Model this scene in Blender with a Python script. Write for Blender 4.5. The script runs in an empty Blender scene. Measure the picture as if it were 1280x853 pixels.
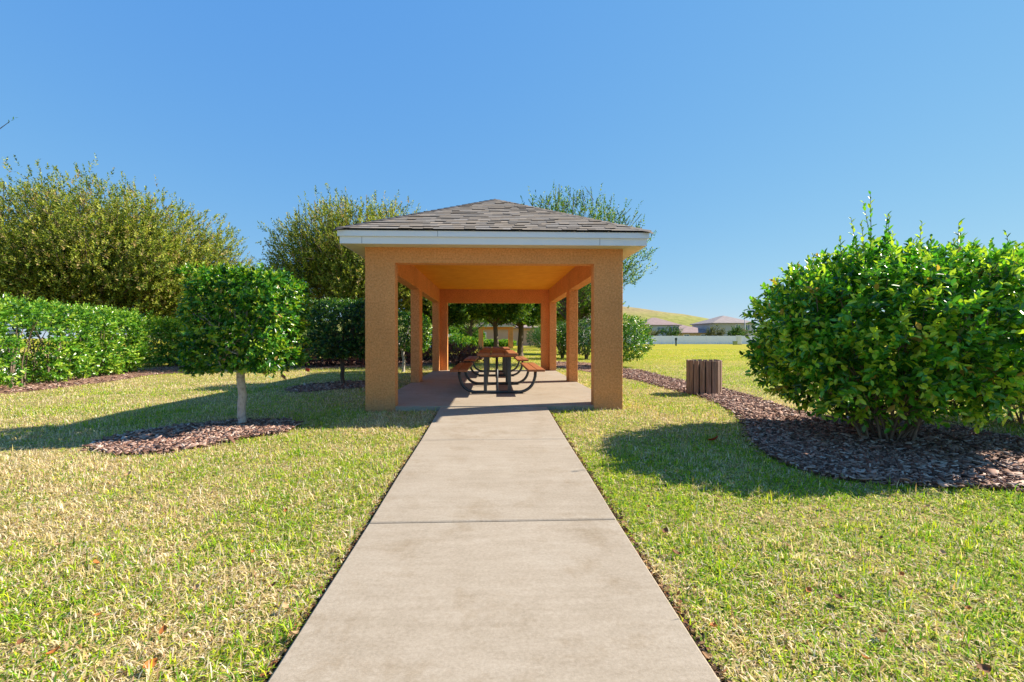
import bpy, bmesh, math, random
import numpy as np
from mathutils import Vector, Matrix
R = math.radians
rng = np.random.default_rng(7)
random.seed(7)
sc = bpy.context.scene
col = bpy.data.collections.new("Scene"); sc.collection.children.link(col)

# ------------------------------------------------------------------ camera
F, CX, CY, HOR, H, YAW = 569.0, 640.0, 426.5, 423.0, 1.28, R(2.28)
cam = bpy.data.cameras.new("camera"); cam.sensor_width = 36; cam.lens = 36 * F / 1280
cam.clip_end = 6000; cam.clip_start = 0.05
co = bpy.data.objects.new("camera", cam); col.objects.link(co); sc.camera = co
co.location = (0, 0, H); co.rotation_euler = (R(90) - math.atan((CY - HOR) / F), 0, -YAW)

ZY = [-30, 1.7, 3.1, 4.0, 5.3, 7.25, 12, 20, 60, 95, 160, 400]
ZZ = [-.03, -.03, -.005, .035, .06, .125, .12, .12, .08, .03, 0, 0]
def zg(y): return np.interp(y, ZY, ZZ)
def walk_z(y): return np.interp(y, [-30, 1.7, 3.1, 4.0, 5.3, 6.4, 7.25], [0, 0, .03, .07, .10, .145, .19])
def at_z(px, Z):
    xr = (px - CX) / F * Z
    return (xr * math.cos(YAW) + Z * math.sin(YAW), Z * math.cos(YAW) - xr * math.sin(YAW))
def ground(px, py):
    z = 0.1
    for _ in range(12):
        x, y = at_z(px, (H - z) * F / (py - HOR)); z = float(zg(y))
    return x, y
def height(py, Z): return H + (HOR - py) * Z / F

# ------------------------------------------------------------------ tagging
def tag(o, label=None, cat=None, group=None, kind=None):
    if label: o["label"] = label
    if cat: o["category"] = cat
    if group: o["group"] = group
    if kind: o["kind"] = kind
    return o
def empty(name, loc, label=None, cat=None, group=None, rz=0):
    o = bpy.data.objects.new(name, None); col.objects.link(o)
    o.empty_display_size = .2; o.location = loc; o.rotation_euler = (0, 0, rz)
    return tag(o, label, cat, group)
def copy_tree(o, parent=None):
    c = o.copy(); col.objects.link(c); c.parent = parent
    for ch in o.children: copy_tree(ch, c)
    return c

# ------------------------------------------------------------------ mesh helpers
def npmesh(name, V, tris, mats, parent=None, colors=None, smooth=False):
    V = np.asarray(V, np.float32); T = np.asarray(tris, np.int32); k = T.shape[1]
    me = bpy.data.meshes.new(name)
    me.vertices.add(len(V)); me.vertices.foreach_set("co", V.ravel())
    me.loops.add(T.size); me.loops.foreach_set("vertex_index", T.ravel())
    me.polygons.add(len(T)); me.polygons.foreach_set("loop_start", np.arange(0, T.size, k, dtype=np.int32))
    if colors is not None:
        a = me.attributes.new("Col", "FLOAT_COLOR", "POINT")
        c4 = np.ones((len(V), 4), np.float32); c4[:, :3] = colors
        a.data.foreach_set("color", c4.ravel())
    me.update(calc_edges=True)
    if smooth: me.polygons.foreach_set("use_smooth", np.ones(len(T), bool))
    for m in (mats if isinstance(mats, (list, tuple)) else [mats]): me.materials.append(m)
    o = bpy.data.objects.new(name, me); col.objects.link(o)
    if parent: o.parent = parent
    return o

class MB:
    """collects shapes into one bmesh"""
    def __init__(s): s.b = bmesh.new()
    def box(s, x0, x1, y0, y1, z0, z1, bev=0, M=None, skip_top=False):
        r = bmesh.ops.create_cube(s.b, size=1)["verts"]
        bmesh.ops.transform(s.b, verts=r, matrix=Matrix.Translation(((x0+x1)/2, (y0+y1)/2, (z0+z1)/2)) @ Matrix.Diagonal((x1-x0, y1-y0, z1-z0, 1)))
        if bev:
            ed = list({e for v in r for e in v.link_edges})
            g = bmesh.ops.bevel(s.b, geom=ed, offset=bev, segments=2, affect='EDGES', profile=.5)
            r = list(set(g["verts"]) | {v for v in r if v.is_valid})
        if M is not None: bmesh.ops.transform(s.b, verts=r, matrix=M)
        return r
    def prism(s, poly, z0, z1, bottom=True, top=True, bev=0):
        lo = [s.b.verts.new((p[0], p[1], z0)) for p in poly]; hi = [s.b.verts.new((p[0], p[1], z1)) for p in poly]
        n = len(poly)
        fs = [s.b.faces.new((lo[i], lo[(i+1) % n], hi[(i+1) % n], hi[i])) for i in range(n)]
        if top: s.b.faces.new(hi)
        if bottom: s.b.faces.new(lo[::-1])
        if bev:
            ed = [e for e in s.b.edges if {e.verts[0], e.verts[1]} <= set(lo+hi) and abs(e.verts[0].co.z-e.verts[1].co.z) > .01]
            bmesh.ops.bevel(s.b, geom=ed, offset=bev, segments=2, affect='EDGES', profile=.5)
    def tube(s, pts, rad, n=8, cap=True):
        pts = [Vector(p) for p in pts]; rads = rad if isinstance(rad, (list, tuple)) else [rad]*len(pts)
        rings = []; up = None
        for i, p in enumerate(pts):
            t = (pts[min(i+1, len(pts)-1)] - pts[max(i-1, 0)]).normalized()
            if up is None: up = Vector((1, 0, 0)) if abs(t.x) < .8 else Vector((0, 1, 0))
            a = (up - t*up.dot(t)).normalized(); b = t.cross(a); up = a
            rings.append([s.b.verts.new(p + (a*math.cos(k*2*math.pi/n) + b*math.sin(k*2*math.pi/n))*rads[i]) for k in range(n)])
        for r0, r1 in zip(rings, rings[1:]):
            for k in range(n): s.b.faces.new((r0[k], r0[(k+1) % n], r1[(k+1) % n], r1[k])).smooth = True
        if cap:
            s.b.faces.new(rings[0][::-1]); s.b.faces.new(rings[-1])
    def ring(s, x0, x1, y0, y1, t, z0, z1):
        o = [(x0, y0), (x1, y0), (x1, y1), (x0, y1)]; i = [(x0+t, y0+t), (x1-t, y0+t), (x1-t, y1-t), (x0+t, y1-t)]
        mk = lambda L, z: [s.b.verts.new((p[0], p[1], z)) for p in L]
        ol, oh, il, ih = mk(o, z0), mk(o, z1), mk(i, z0), mk(i, z1)
        for k in range(4):
            j = (k+1) % 4
            s.b.faces.new((ol[k], ol[j], oh[j], oh[k])); s.b.faces.new((il[j], il[k], ih[k], ih[j]))
            s.b.faces.new((oh[k], oh[j], ih[j], ih[k])); s.b.faces.new((ol[j], ol[k], il[k], il[j]))
    def build(s, name, mat, parent=None):
        me = bpy.data.meshes.new(name); bmesh.ops.recalc_face_normals(s.b, faces=s.b.faces[:]); s.b.to_mesh(me); s.b.free()
        for m in (mat if isinstance(mat, (list, tuple)) else [mat]): me.materials.append(m)
        o = bpy.data.objects.new(name, me); col.objects.link(o)
        if parent: o.parent = parent
        return o

# ------------------------------------------------------------------ materials
def mat(name, base=(.5, .5, .5), rough=.7, spec=.4, metal=0):
    m = bpy.data.materials.new(name); m.use_nodes = True
    p = m.node_tree.nodes["Principled BSDF"]
    p.inputs["Base Color"].default_value = (*base, 1); p.inputs["Roughness"].default_value = rough
    p.inputs["Specular IOR Level"].default_value = spec; p.inputs["Metallic"].default_value = metal
    return m, m.node_tree, p
def nd(nt, t, **kw):
    n = nt.nodes.new(t)
    for k, v in kw.items():
        if k in n.inputs: n.inputs[k].default_value = v
        else: setattr(n, k, v)
    return n
def coords(nt, which="Object"): return nd(nt, "ShaderNodeTexCoord").outputs[which]
def noise(nt, scale, detail=4, rough=.6, vec=None, sc3=None):
    n = nd(nt, "ShaderNodeTexNoise", Scale=scale, Detail=detail, Roughness=rough)
    v = vec if vec is not None else coords(nt)
    if sc3:
        mp = nd(nt, "ShaderNodeMapping", Scale=sc3); nt.links.new(v, mp.inputs[0]); v = mp.outputs[0]
    nt.links.new(v, n.inputs["Vector"]); return n.outputs["Fac"]
def ramp(nt, fac, stops):
    r = nd(nt, "ShaderNodeValToRGB"); e = r.color_ramp.elements
    while len(e) < len(stops): e.new(.5)
    for el, (p, c) in zip(e, stops): el.position = p; el.color = (*c, 1)
    nt.links.new(fac, r.inputs[0]); return r.outputs[0]
def mixc(nt, fac, a, b, mode='MIX'):
    n = nd(nt, "ShaderNodeMix", data_type='RGBA', blend_type=mode)
    for i, v in ((0, fac), (6, a), (7, b)):
        if hasattr(v, "links"): nt.links.new(v, n.inputs[i])
        else: n.inputs[i].default_value = v if i == 0 else (*v, 1)
    return n.outputs[2]
def bump(nt, p, h, strength, dist):
    b = nd(nt, "ShaderNodeBump", Strength=strength, Distance=dist)
    nt.links.new(h, b.inputs["Height"]); nt.links.new(b.outputs[0], p.inputs["Normal"]); return b
def varied(name, c0, c1, scale, rough=.8, spec=.3, bscale=None, bstr=.4, bdist=.01, sc3=None, c2=None):
    m, nt, p = mat(name, c0, rough, spec)
    st = [(.3, c0), (.7, c1)] if c2 is None else [(.25, c0), (.5, c1), (.75, c2)]
    nt.links.new(ramp(nt, noise(nt, scale, 6, .65, sc3=sc3), st), p.inputs["Base Color"])
    if bscale: bump(nt, p, noise(nt, bscale, 3, .6, sc3=sc3), bstr, bdist)
    return m
def attr_mat(name, rough=.5, spec=.4, transl=0.0, tint=(1, 1, 1), bsc=None):
    m, nt, p = mat(name, (.1, .2, .05), rough, spec)
    a = nd(nt, "ShaderNodeAttribute", attribute_name="Col")
    nt.links.new(a.outputs["Color"], p.inputs["Base Color"])
    if bsc: bump(nt, p, noise(nt, bsc, 2), .5, .004)
    if transl:
        t = nd(nt, "ShaderNodeBsdfTranslucent"); mx = nd(nt, "ShaderNodeMixShader"); mx.inputs[0].default_value = transl
        nt.links.new(mixc(nt, 1.0, a.outputs["Color"], tint, 'MULTIPLY'), t.inputs[0])
        nt.links.new(p.outputs[0], mx.inputs[1]); nt.links.new(t.outputs[0], mx.inputs[2])
        nt.links.new(mx.outputs[0], nt.nodes["Material Output"].inputs[0])
    return m
M = {}
M["leaf"] = attr_mat("glossy_leaf", .30, .6, .36, (1.15, 1.2, .6))
M["treeleaf"] = attr_mat("tree_leaf", .55, .3, .42, (1.2, 1.15, .6))
M["grass"] = attr_mat("grass_blade", .6, .25, .42, (1.1, 1.1, .7))
M["chip"] = attr_mat("bark_chip", .8, .25)
M["shingle"] = attr_mat("asphalt_shingle", .9, .2, bsc=220)
M["deadleaf"] = attr_mat("dead_leaf", .7, .25, .15)
M["stucco"] = varied("orange_stucco", (.76, .30, .09), (.86, .365, .125), 30, .9, .15, 48, .9, .012)
m, nt, p = mat("orange_stucco", (.8, .33, .1), .9, .15); cc = coords(nt)
c = ramp(nt, noise(nt, 34, 4, .75, cc), [(.30, (.56, .225, .075)), (.5, (.80, .345, .12)), (.70, (.93, .47, .20))])
c = mixc(nt, .8, c, ramp(nt, noise(nt, 1.3, 5, .65, cc), [(.3, (.86, .84, .82)), (.65, (1.06, 1.04, 1.04))]), 'MULTIPLY')
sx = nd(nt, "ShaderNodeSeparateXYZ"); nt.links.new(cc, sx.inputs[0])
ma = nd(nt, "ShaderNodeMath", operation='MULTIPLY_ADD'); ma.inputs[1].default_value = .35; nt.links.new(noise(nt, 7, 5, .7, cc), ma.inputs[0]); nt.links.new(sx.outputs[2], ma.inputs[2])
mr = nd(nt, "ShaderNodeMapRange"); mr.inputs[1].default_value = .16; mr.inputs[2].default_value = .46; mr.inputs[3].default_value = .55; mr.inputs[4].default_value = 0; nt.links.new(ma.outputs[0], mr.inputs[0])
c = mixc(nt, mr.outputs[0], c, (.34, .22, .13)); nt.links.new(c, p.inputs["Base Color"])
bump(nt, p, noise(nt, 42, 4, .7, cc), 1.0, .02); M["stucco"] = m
M["ceiling"] = varied("ceiling_stucco", (.80, .32, .02), (.92, .42, .035), 3.5, .85, .2, 14, .5, .012)
M["white"] = varied("white_metal", (.74, .75, .77), (.80, .80, .80), 3, .45, .4)
M["vinyl"] = varied("white_vinyl", (.80, .82, .86), (.86, .87, .89), 1.5, .4, .4)
M["joint"] = mat("trim_joint", (.45, .46, .48), .5)[0]
m, nt, p = mat("cream_soffit", (.72, .66, .52), .6, .3)
w = nd(nt, "ShaderNodeTexWave", Scale=16.0, Distortion=0.0); nt.links.new(coords(nt), w.inputs[0])
bump(nt, p, w.outputs[0], .7, .006); M["soffit"] = m
m2 = m.copy(); m2.node_tree.nodes["Wave Texture"].bands_direction = 'Y'; M["soffit_side"] = m2
# concrete
m, nt, p = mat("broom_concrete", (.45, .4, .35), .85, .25)
c = ramp(nt, noise(nt, 1.1, 8, .7), [(.28, (.285, .225, .15)), (.5, (.375, .305, .22)), (.72, (.45, .385, .30))])
c = mixc(nt, .35, c, ramp(nt, noise(nt, 60, 3, .7), [(.3, (.20, .16, .115)), (.7, (.54, .46, .37))]))
c = mixc(nt, .25, c, ramp(nt, noise(nt, 5, 5, .7, sc3=(.5, 3, 1)), [(.3, (.25, .20, .14)), (.65, (.47, .40, .315))]))
st = ramp(nt, noise(nt, 2.6, 7, .75), [(.28, (.74, .68, .58)), (.48, (1, 1, 1))])
c = mixc(nt, .8, c, st, 'MULTIPLY'); c = mixc(nt, 1.0, c, (.875, .875, .88), 'MULTIPLY')
nt.links.new(c, p.inputs["Base Color"]); bump(nt, p, noise(nt, 130, 3, .7, sc3=(.6, 2.5, 1)), .45, .004); M["concrete"] = m
M["steel"] = varied("charcoal_steel", (.03, .035, .036), (.05, .055, .055), 6, .38, .5)
M["plank"] = varied("redwood_plank", (.26, .088, .032), (.37, .145, .055), 3, .55, .35, 30, .3, .004, (14, 1, 14))
M["binslat"] = varied("weathered_slat", (.15, .085, .06), (.27, .175, .13), 2.5, .75, .25, 40, .5, .006, (12, 12, 1), (.38, .26, .21))
M["liner"] = mat("black_liner", (.02, .02, .02), .5)[0]
M["bark_pale"] = varied("pale_bark", (.10, .075, .055), (.52, .48, .42), 16, .9, .2, 40, .9, .012, (1, 1, .7), (.27, .23, .185))
M["bark"] = varied("brown_bark", (.07, .05, .036), (.17, .13, .10), 6, .9, .2, 20, .8, .02, (1, 1, .4))
M["twig"] = varied("twig_bark", (.13, .095, .065), (.26, .20, .15), 8, .85, .2)
# ground: soil and thatch, green and straw patches
m, nt, p = mat("lawn_ground", (.2, .2, .05), 1, .1)
cc = coords(nt)
g1 = ramp(nt, noise(nt, 26, 6, .75, cc), [(.30, (.045, .035, .015)), (.45, (.28, .235, .07)), (.58, (.56, .46, .20)), (.8, (.66, .55, .30))])
g2 = ramp(nt, noise(nt, 18, 6, .75, cc), [(.25, (.25, .25, .016)), (.5, (.40, .375, .026)), (.75, (.50, .44, .07))])
sx = nd(nt, "ShaderNodeSeparateXYZ"); nt.links.new(cc, sx.inputs[0])
mr = nd(nt, "ShaderNodeMapRange"); mr.inputs[1].default_value = 12; mr.inputs[2].default_value = 26; nt.links.new(sx.outputs[1], mr.inputs[0])
big = ramp(nt, noise(nt, .14, 5, .65, cc), [(.35, (.78, .85, .7)), (.65, (1.12, 1.05, 1.1))])
c = mixc(nt, mr.outputs[0], g1, g2); c = mixc(nt, .9, c, big, 'MULTIPLY'); c = mixc(nt, 1.0, c, (.83, .80, .83), 'MULTIPLY')
ax = nd(nt, "ShaderNodeMath", operation='ABSOLUTE'); nt.links.new(sx.outputs[0], ax.inputs[0])
e1 = nd(nt, "ShaderNodeMapRange"); e1.inputs[1].default_value = .868; e1.inputs[2].default_value = .90; e1.inputs[3].default_value = 1; e1.inputs[4].default_value = 0
nt.links.new(ax.outputs[0], e1.inputs[0])
e2 = nd(nt, "ShaderNodeMath", operation='LESS_THAN'); e2.inputs[1].default_value = 7.3; nt.links.new(sx.outputs[1], e2.inputs[0])
e3 = nd(nt, "ShaderNodeMath", operation='MULTIPLY'); nt.links.new(e1.outputs[0], e3.inputs[0]); nt.links.new(e2.outputs[0], e3.inputs[1])
c = mixc(nt, e3.outputs[0], c, (.035, .02, .012))
nt.links.new(c, p.inputs["Base Color"]); bump(nt, p, noise(nt, 40, 4, .7, cc), .8, .03); M["ground"] = m
M["mulchbase"] = varied("mulch_base", (.13, .07, .048), (.38, .23, .165), 22, .95, .1, 40, 1, .03)
M["hill"] = varied("hill_grass", (.22, .24, .045), (.36, .33, .09), .05, 1, .1)

# ------------------------------------------------------------------ world and sun
SUN = Vector((1, .24, .82)).normalized()
w = bpy.data.worlds.new("World"); sc.world = w; w.use_nodes = True
nt = w.node_tree; bg = nt.nodes["Background"]
sky = nd(nt, "ShaderNodeTexSky", sky_type='NISHITA'); sky.sun_disc = False
sky.sun_elevation = math.asin(SUN.z); sky.sun_rotation = math.atan2(SUN.x, SUN.y)
sky.air_density = 1.0; sky.dust_density = 0; sky.ozone_density = 3.0; sky.altitude = 0
sp_ = nd(nt, "ShaderNodeSeparateColor"); cb_ = nd(nt, "ShaderNodeCombineColor"); nt.links.new(sky.outputs[0], sp_.inputs[0])
for ch, (pw, k) in enumerate(((.69, .66), (.42, 1.46), (.10, 3.5))):       # clear-air grading of the sky's own colour
    a_ = nd(nt, "ShaderNodeMath", operation='POWER'); a_.inputs[1].default_value = pw
    b_ = nd(nt, "ShaderNodeMath", operation='MULTIPLY'); b_.inputs[1].default_value = k
    nt.links.new(sp_.outputs[ch], a_.inputs[0]); nt.links.new(a_.outputs[0], b_.inputs[0]); nt.links.new(b_.outputs[0], cb_.inputs[ch])
nt.links.new(cb_.outputs[0], bg.inputs[0]); bg.inputs[1].default_value = .095
sl = bpy.data.lights.new("sun", 'SUN'); sl.energy = 5.0; sl.angle = R(.5); sl.color = (1, .91, .77)
so = bpy.data.objects.new("sun", sl); col.objects.link(so); so.location = (30, 6, 25)
so.rotation_euler = (-SUN).to_track_quat('-Z', 'Y').to_euler()
sc.view_settings.view_transform = 'Standard'; sc.view_settings.look = 'None'
sc.view_settings.exposure = 1.10; sc.view_settings.gamma = 1; sc.view_settings.use_curve_mapping = False
sc.cycles.max_bounces = 8; sc.cycles.diffuse_bounces = 5; sc.cycles.transmission_bounces = 4
try: sc.cycles.use_denoising = True
except Exception: pass

# ------------------------------------------------------------------ ground
def inpoly(P, poly):
    x, y = P[:, 0], P[:, 1]; r = np.zeros(len(P), bool); n = len(poly)
    for i in range(n):
        x0, y0 = poly[i]; x1, y1 = poly[(i+1) % n]
        c = ((y0 > y) != (y1 > y)) & (x < (x1-x0)*(y-y0)/((y1-y0) or 1e-9) + x0)
        r ^= c
    return r
gx = np.concatenate([-np.geomspace(1600, 13, 40), np.arange(-12.5, 12.6, .5), np.geomspace(13, 1600, 40)])
gy = np.concatenate([np.arange(-12, 30, .5), np.geomspace(30, 3500, 50)])
GX, GY = np.meshgrid(gx, gy); V = np.stack([GX, GY, zg(GY)], -1).reshape(-1, 3)
V[:, 2] += .008*np.sin(V[:, 0]*2.1)*np.sin(V[:, 1]*1.7)*(np.abs(V[:, 0]) > 1.6)
nx, ny = len(gx), len(gy)
I = (np.arange(ny-1)[:, None]*nx + np.arange(nx-1)[None]).ravel()
tag(npmesh("ground", V, np.stack([I, I+1, I+1+nx, I+nx], 1), M["ground"], smooth=True), kind="structure")

# path panels and the pavilion floor
HW = .85
b = MB(); joints = [-6, -3.6, -1.25, .95, 3.11, 5.30, 7.245]
for y0, y1 in zip(joints, joints[1:]):
    ys = np.linspace(y0+.006, y1-.006, 6); pr = []
    for y in ys: pr.append((float(y), float(walk_z(y))))
    for e in (0, -1): pass
    rows = []
    for i, (y, z) in enumerate(pr):
        d = .006 if i in (0, 5) else 0
        rows.append([b.b.verts.new(q) for q in ((-HW, y, z-.16), (-HW, y, z-.012-d), (-HW+.012, y, z-d), (HW-.012, y, z-d), (HW, y, z-.012-d), (HW, y, z-.16))])
        if i in (0, 4):
            yy = y + (.01 if i == 0 else ys[5]-ys[4]-.01); zz = float(walk_z(yy))
            rows.append([b.b.verts.new(q) for q in ((-HW, yy, zz-.16), (-HW, yy, zz-.012), (-HW+.012, yy, zz), (HW-.012, yy, zz), (HW, yy, zz-.012), (HW, yy, zz-.16))])
    for r0, r1 in zip(rows, rows[1:]):
        for k in range(5): b.b.faces.new((r0[k], r0[k+1], r1[k+1], r1[k]))
    b.b.faces.new(rows[0]); b.b.faces.new(rows[-1])
tag(b.build("path", M["concrete"]), kind="structure")
PX = .024; PHW = 2.05; PY0, PY1 = 7.25, 15.55; SLAB = .20
b = MB(); b.box(PX-PHW+.01, PX+PHW-.01, PY0+.012, PY1-.01, -.1, SLAB, .008)
tag(b.build("floor", M["concrete"]), kind="structure")

# ------------------------------------------------------------------ pavilion
def shingles(half, y0, y1, z0, sl):
    """overlapping tabs in courses on the four slopes of a hip roof"""
    V, Q, C = [], [], []
    L = y1-y0
    slopes = [((-half, y0), (1, 0), (0, 1), 2*half), ((half, y1), (-1, 0), (0, -1), 2*half),
              ((half, y0), (0, 1), (-1, 0), L), ((-half, y1), (0, -1), (1, 0), L)]
    cosn = 1/math.sqrt(1+sl*sl); n_c = 21; dq = half/n_c
    for (ox, oy), (ux, uy), (vx, vy), ln in slopes:
        nrm = np.array((-vx*sl, -vy*sl, 1))*cosn
        P = lambda u, q, lift: np.array((ox+ux*u+vx*q, oy+uy*u+vy*q, z0+q*sl)) + nrm*lift
        for c in range(n_c):
            q0, q1 = c*dq, min((c+1)*dq+.02, half); u = q0 - random.uniform(0, .15); end = ln-q0
            while u < end:
                wd = random.uniform(.11, .24); a, e = max(u, q0), min(u+wd, end); u += wd
                if e-a < .02: continue
                lift = random.choice((.012, .012, .020)); base = .004
                a1, e1 = max(a, q1), min(e, ln-q1)
                if e1 < a1: a1 = e1 = min(max((a+e)/2, q1), ln-q1)
                i = len(V)
                V += [P(a, q0, lift), P(e, q0, lift), P(e1, q1, base), P(a1, q1, base), P(a, q0-.001, -.004), P(e, q0-.001, -.004), P(a, q0-.001, lift), P(e, q0-.001, lift)]
                Q += [(i, i+1, i+2, i+3), (i+4, i+5, i+7, i+6)]
                g = random.choice((random.uniform(.19, .24), random.uniform(.22, .29))); k = random.uniform(-.012, .012)
                C += [(g*1.02+k, g*.87, g*.72-k)]*4+[(.028, .025, .022)]*4
    return np.array(V), Q, np.array(C)
def make_pavilion(name, label, W, y0, y1, ztop_base, loc, group=None, detail=True):
    """local frame: x across, y along, origin at front centre on the ground; z of floor = ztop_base"""
    r = empty(name, loc, label, "pavilion", group)
    t, arm = .215, .47; L = y1; zb = ztop_base; z1, z2, z3 = zb+2.27, zb+2.512, zb+2.72
    def Lc(sx, front):
        yA = 0 if front else L
        d = 1 if front else -1
        pts = [(sx*W, yA), (sx*(W-arm), yA), (sx*(W-arm), yA+d*t), (sx*(W-t), yA+d*t), (sx*(W-t), yA+d*arm), (sx*W, yA+d*arm)]
        b = MB(); b.prism(pts, -.03 if front else zb-.05, z1, top=False, bev=.008); return b
    for front in (True, False):
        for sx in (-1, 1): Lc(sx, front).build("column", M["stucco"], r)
    if detail:
        for sx in (-1, 1):
            b = MB(); ym = L/2-.225
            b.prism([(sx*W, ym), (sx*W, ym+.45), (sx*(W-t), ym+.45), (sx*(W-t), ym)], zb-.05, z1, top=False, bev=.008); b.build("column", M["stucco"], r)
    for ya, yb in ((0, t), (L-t, L)):
        b = MB(); b.box(-W, W, ya, yb, z1, z3+.02); b.build("beam", M["stucco"], r)
    for sx in (-1, 1):
        b = MB(); b.box(min(sx*W, sx*(W-t)), max(sx*W, sx*(W-t)), t, L-t, z1, z3+.02); b.build("beam", M["stucco"], r)
    b = MB(); b.box(-W+t-.02, W-t+.02, t-.02, L-t+.02, z3, z3+.015); b.build("ceiling", M["ceiling"], r)
    # soffit ring, front and back with boards across, sides along
    o = .27; b = MB()
    X, Yf, Yb = W+o, -o, L+o
    def quadbox(pts, mi):
        lo = [b.b.verts.new((*q, z2)) for q in pts]; hi = [b.b.verts.new((*q, z2+.02)) for q in pts]
        fs = [b.b.faces.new(lo), b.b.faces.new(hi)] + [b.b.faces.new((lo[i], lo[(i+1) % 4], hi[(i+1) % 4], hi[i])) for i in range(4)]
        for f in fs: f.material_index = mi
    e = .002
    quadbox([(-X, Yf), (X, Yf), (W+e, -e), (-W-e, -e)], 0); quadbox([(-X, Yb), (X, Yb), (W+e, L+e), (-W-e, L+e)], 0)
    quadbox([(X, Yf), (X, Yb), (W+e, L+e), (W+e, -e)], 1); quadbox([(-X, Yf), (-X, Yb), (-W-e, L+e), (-W-e, -e)], 1)
    b.build("soffit", [M["soffit"], M["soffit_side"]], r)
    b = MB(); b.ring(-X-.022, X+.022, Yf-.022, Yb+.022, .0215, z2-.004, z2+.104)
    b.ring(-X-.05, X+.05, Yf-.05, Yb+.05, .048, z2+.105, z2+.192)
    # butt joints of the metal trim
    fa = b.build("fascia", M["white"], r)
    if detail:
        for xx, zz in ((-.88, 1), (-2.02, 0), (1.6, 0)):
            yy = Yf-.05 if zz else Yf-.022
            b = MB(); b.box(xx, xx+.012, yy-.002, yy+.004, z2+(.106 if zz else 0), z2+(.19 if zz else .1))
            b.build("trim_joint", M["joint"], fa)
    # roof
    half = W+.335; y0r, y1r = -.335, L+.335; ze = z2+.190; sl = .496
    V, Q, C = shingles(half, y0r, y1r, ze+.018, sl)
    # deck under the shingles
    i = len(V); zt = ze+half*sl; ya, yb = y0r+half, y1r-half
    if yb < ya: ya = yb = (ya+yb)/2
    D = [(-half, y0r, ze+.004), (half, y0r, ze+.004), (half, y1r, ze+.004), (-half, y1r, ze+.004), (0, ya, zt+.004), (0, yb, zt+.004)]
    V = np.vstack([V, D]); C = np.vstack([C, [(.09, .08, .07)]*6])
    Q += [(i, i+1, i+4, i+4), (i+1, i+2, i+5, i+4), (i+2, i+3, i+5, i+5), (i+3, i, i+4, i+5)]
    T = []
    for q in Q:
        T.append((q[0], q[1], q[2]))
        if q[2] != q[3]: T.append((q[0], q[2], q[3]))
    rf = npmesh("roof", V, T, M["shingle"], r, C)
    V, T, C = [], [], []
    lines = [((-half, y0r, ze), (0, ya, zt)), ((half, y0r, ze), (0, ya, zt)), ((-half, y1r, ze), (0, yb, zt)), ((half, y1r, ze), (0, yb, zt)), ((0, ya, zt), (0, yb, zt))]
    for p0, p1 in lines:
        p0, p1 = Vector(p0), Vector(p1); n = max(int((p1-p0).length/.15), 1)
        d = (p1-p0).normalized() if n > 1 else Vector((0, 1, 0)); s = d.cross(Vector((0, 0, 1))).normalized()
        for k in range(n):
            a = p0.lerp(p1, k/n); e = p0.lerp(p1, min((k+1.25)/n, 1)); i = len(V)
            for q, lf in ((a, .040), (e, .028)):
                V += [q+s*.10+Vector((0, 0, lf-.042 if d.z else lf-.05)), q+Vector((0, 0, lf)), q-s*.10+Vector((0, 0, lf-.042 if d.z else lf-.05))]
            T += [(i, i+1, i+4), (i, i+4, i+3), (i+1, i+2, i+5), (i+1, i+5, i+4), (i, i+2, i+1)]
            g = random.uniform(.09, .14); C += [(g*1.1, g*.95, g*.85)]*6
    npmesh("ridge_cap", [tuple(v) for v in V], T, M["shingle"], rf, np.array(C))
    return r
gz = .11
make_pavilion("picnic_pavilion", "open orange stucco pavilion with grey shingle hip roof at the end of the path", PHW, 0, PY1-PY0, SLAB-gz, (PX, PY0, gz))

# ------------------------------------------------------------------ picnic tables
def make_table(loc, label):
    r = empty("picnic_table", loc, label, "picnic table", "picnic tables under the pavilion")
    LL, top = 1.25, .80
    b = MB()
    for k in range(3): b.box(-.385+k*.26, -.385+k*.26+.25, -LL, LL, top-.05, top, .012)
    b.box(-.34, .34, -.9, -.84, top-.085, top-.051); b.box(-.34, .34, .84, .9, top-.085, top-.051)
    b.build("tabletop", M["plank"], r)
    for s in (-1, 1):
        b = MB()
        for k in range(2):
            x0 = s*(.57+k*.165); x1 = s*(.57+k*.165+.158); b.box(min(x0, x1), max(x0, x1), -LL, LL, .45, .495, .012)
        b.build("seat", M["plank"], r)
    for sy in (-1, 1):
        y = sy*.85; b = MB(); rr = .03; pts = []
        for s in (-1, 1):
            arc = [(s*(.745), y, .448), (s*.74, y, .33)]
            for k in range(1, 9):
                a = k/8*math.pi/2; arc.append((s*(.42+.31*math.cos(a)), y, .33-.30*math.sin(a)+.0))
            pts = pts + (arc if s == -1 else arc[::-1])
        b.tube(pts, rr, 8)
        for px in (-.235, .235): b.box(px-.032, px+.032, y-.032, y+.032, .03, top-.052, .004)
        for s in (-1, 1): b.box(min(s*.58, s*.89), max(s*.58, s*.89), y-.025, y+.025, .425, .449)
        b.box(-.36, .36, y-.025, y+.025, top-.09, top-.0505)
        for s in (-1, 1): b.box(s*.42-.08, s*.42+.08, y-.05, y+.05, .0, .012)
        b.build("frame", M["steel"], r)
        b = MB(); b.tube([(0, y, .06), (0, y-sy*.38, .40), (0, y-sy*.62, top-.06)], .02, 6); b.build("brace", M["steel"], r)
    return r
t1 = make_table((PX+.045, 9.75, SLAB), "nearer redwood picnic table with curved charcoal steel frames, facing the path")
t2 = copy_tree(t1); t2.location = (PX+.045, 13.75, SLAB); t2["label"] = "farther redwood picnic table, deeper in the pavilion behind the first one"

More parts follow.
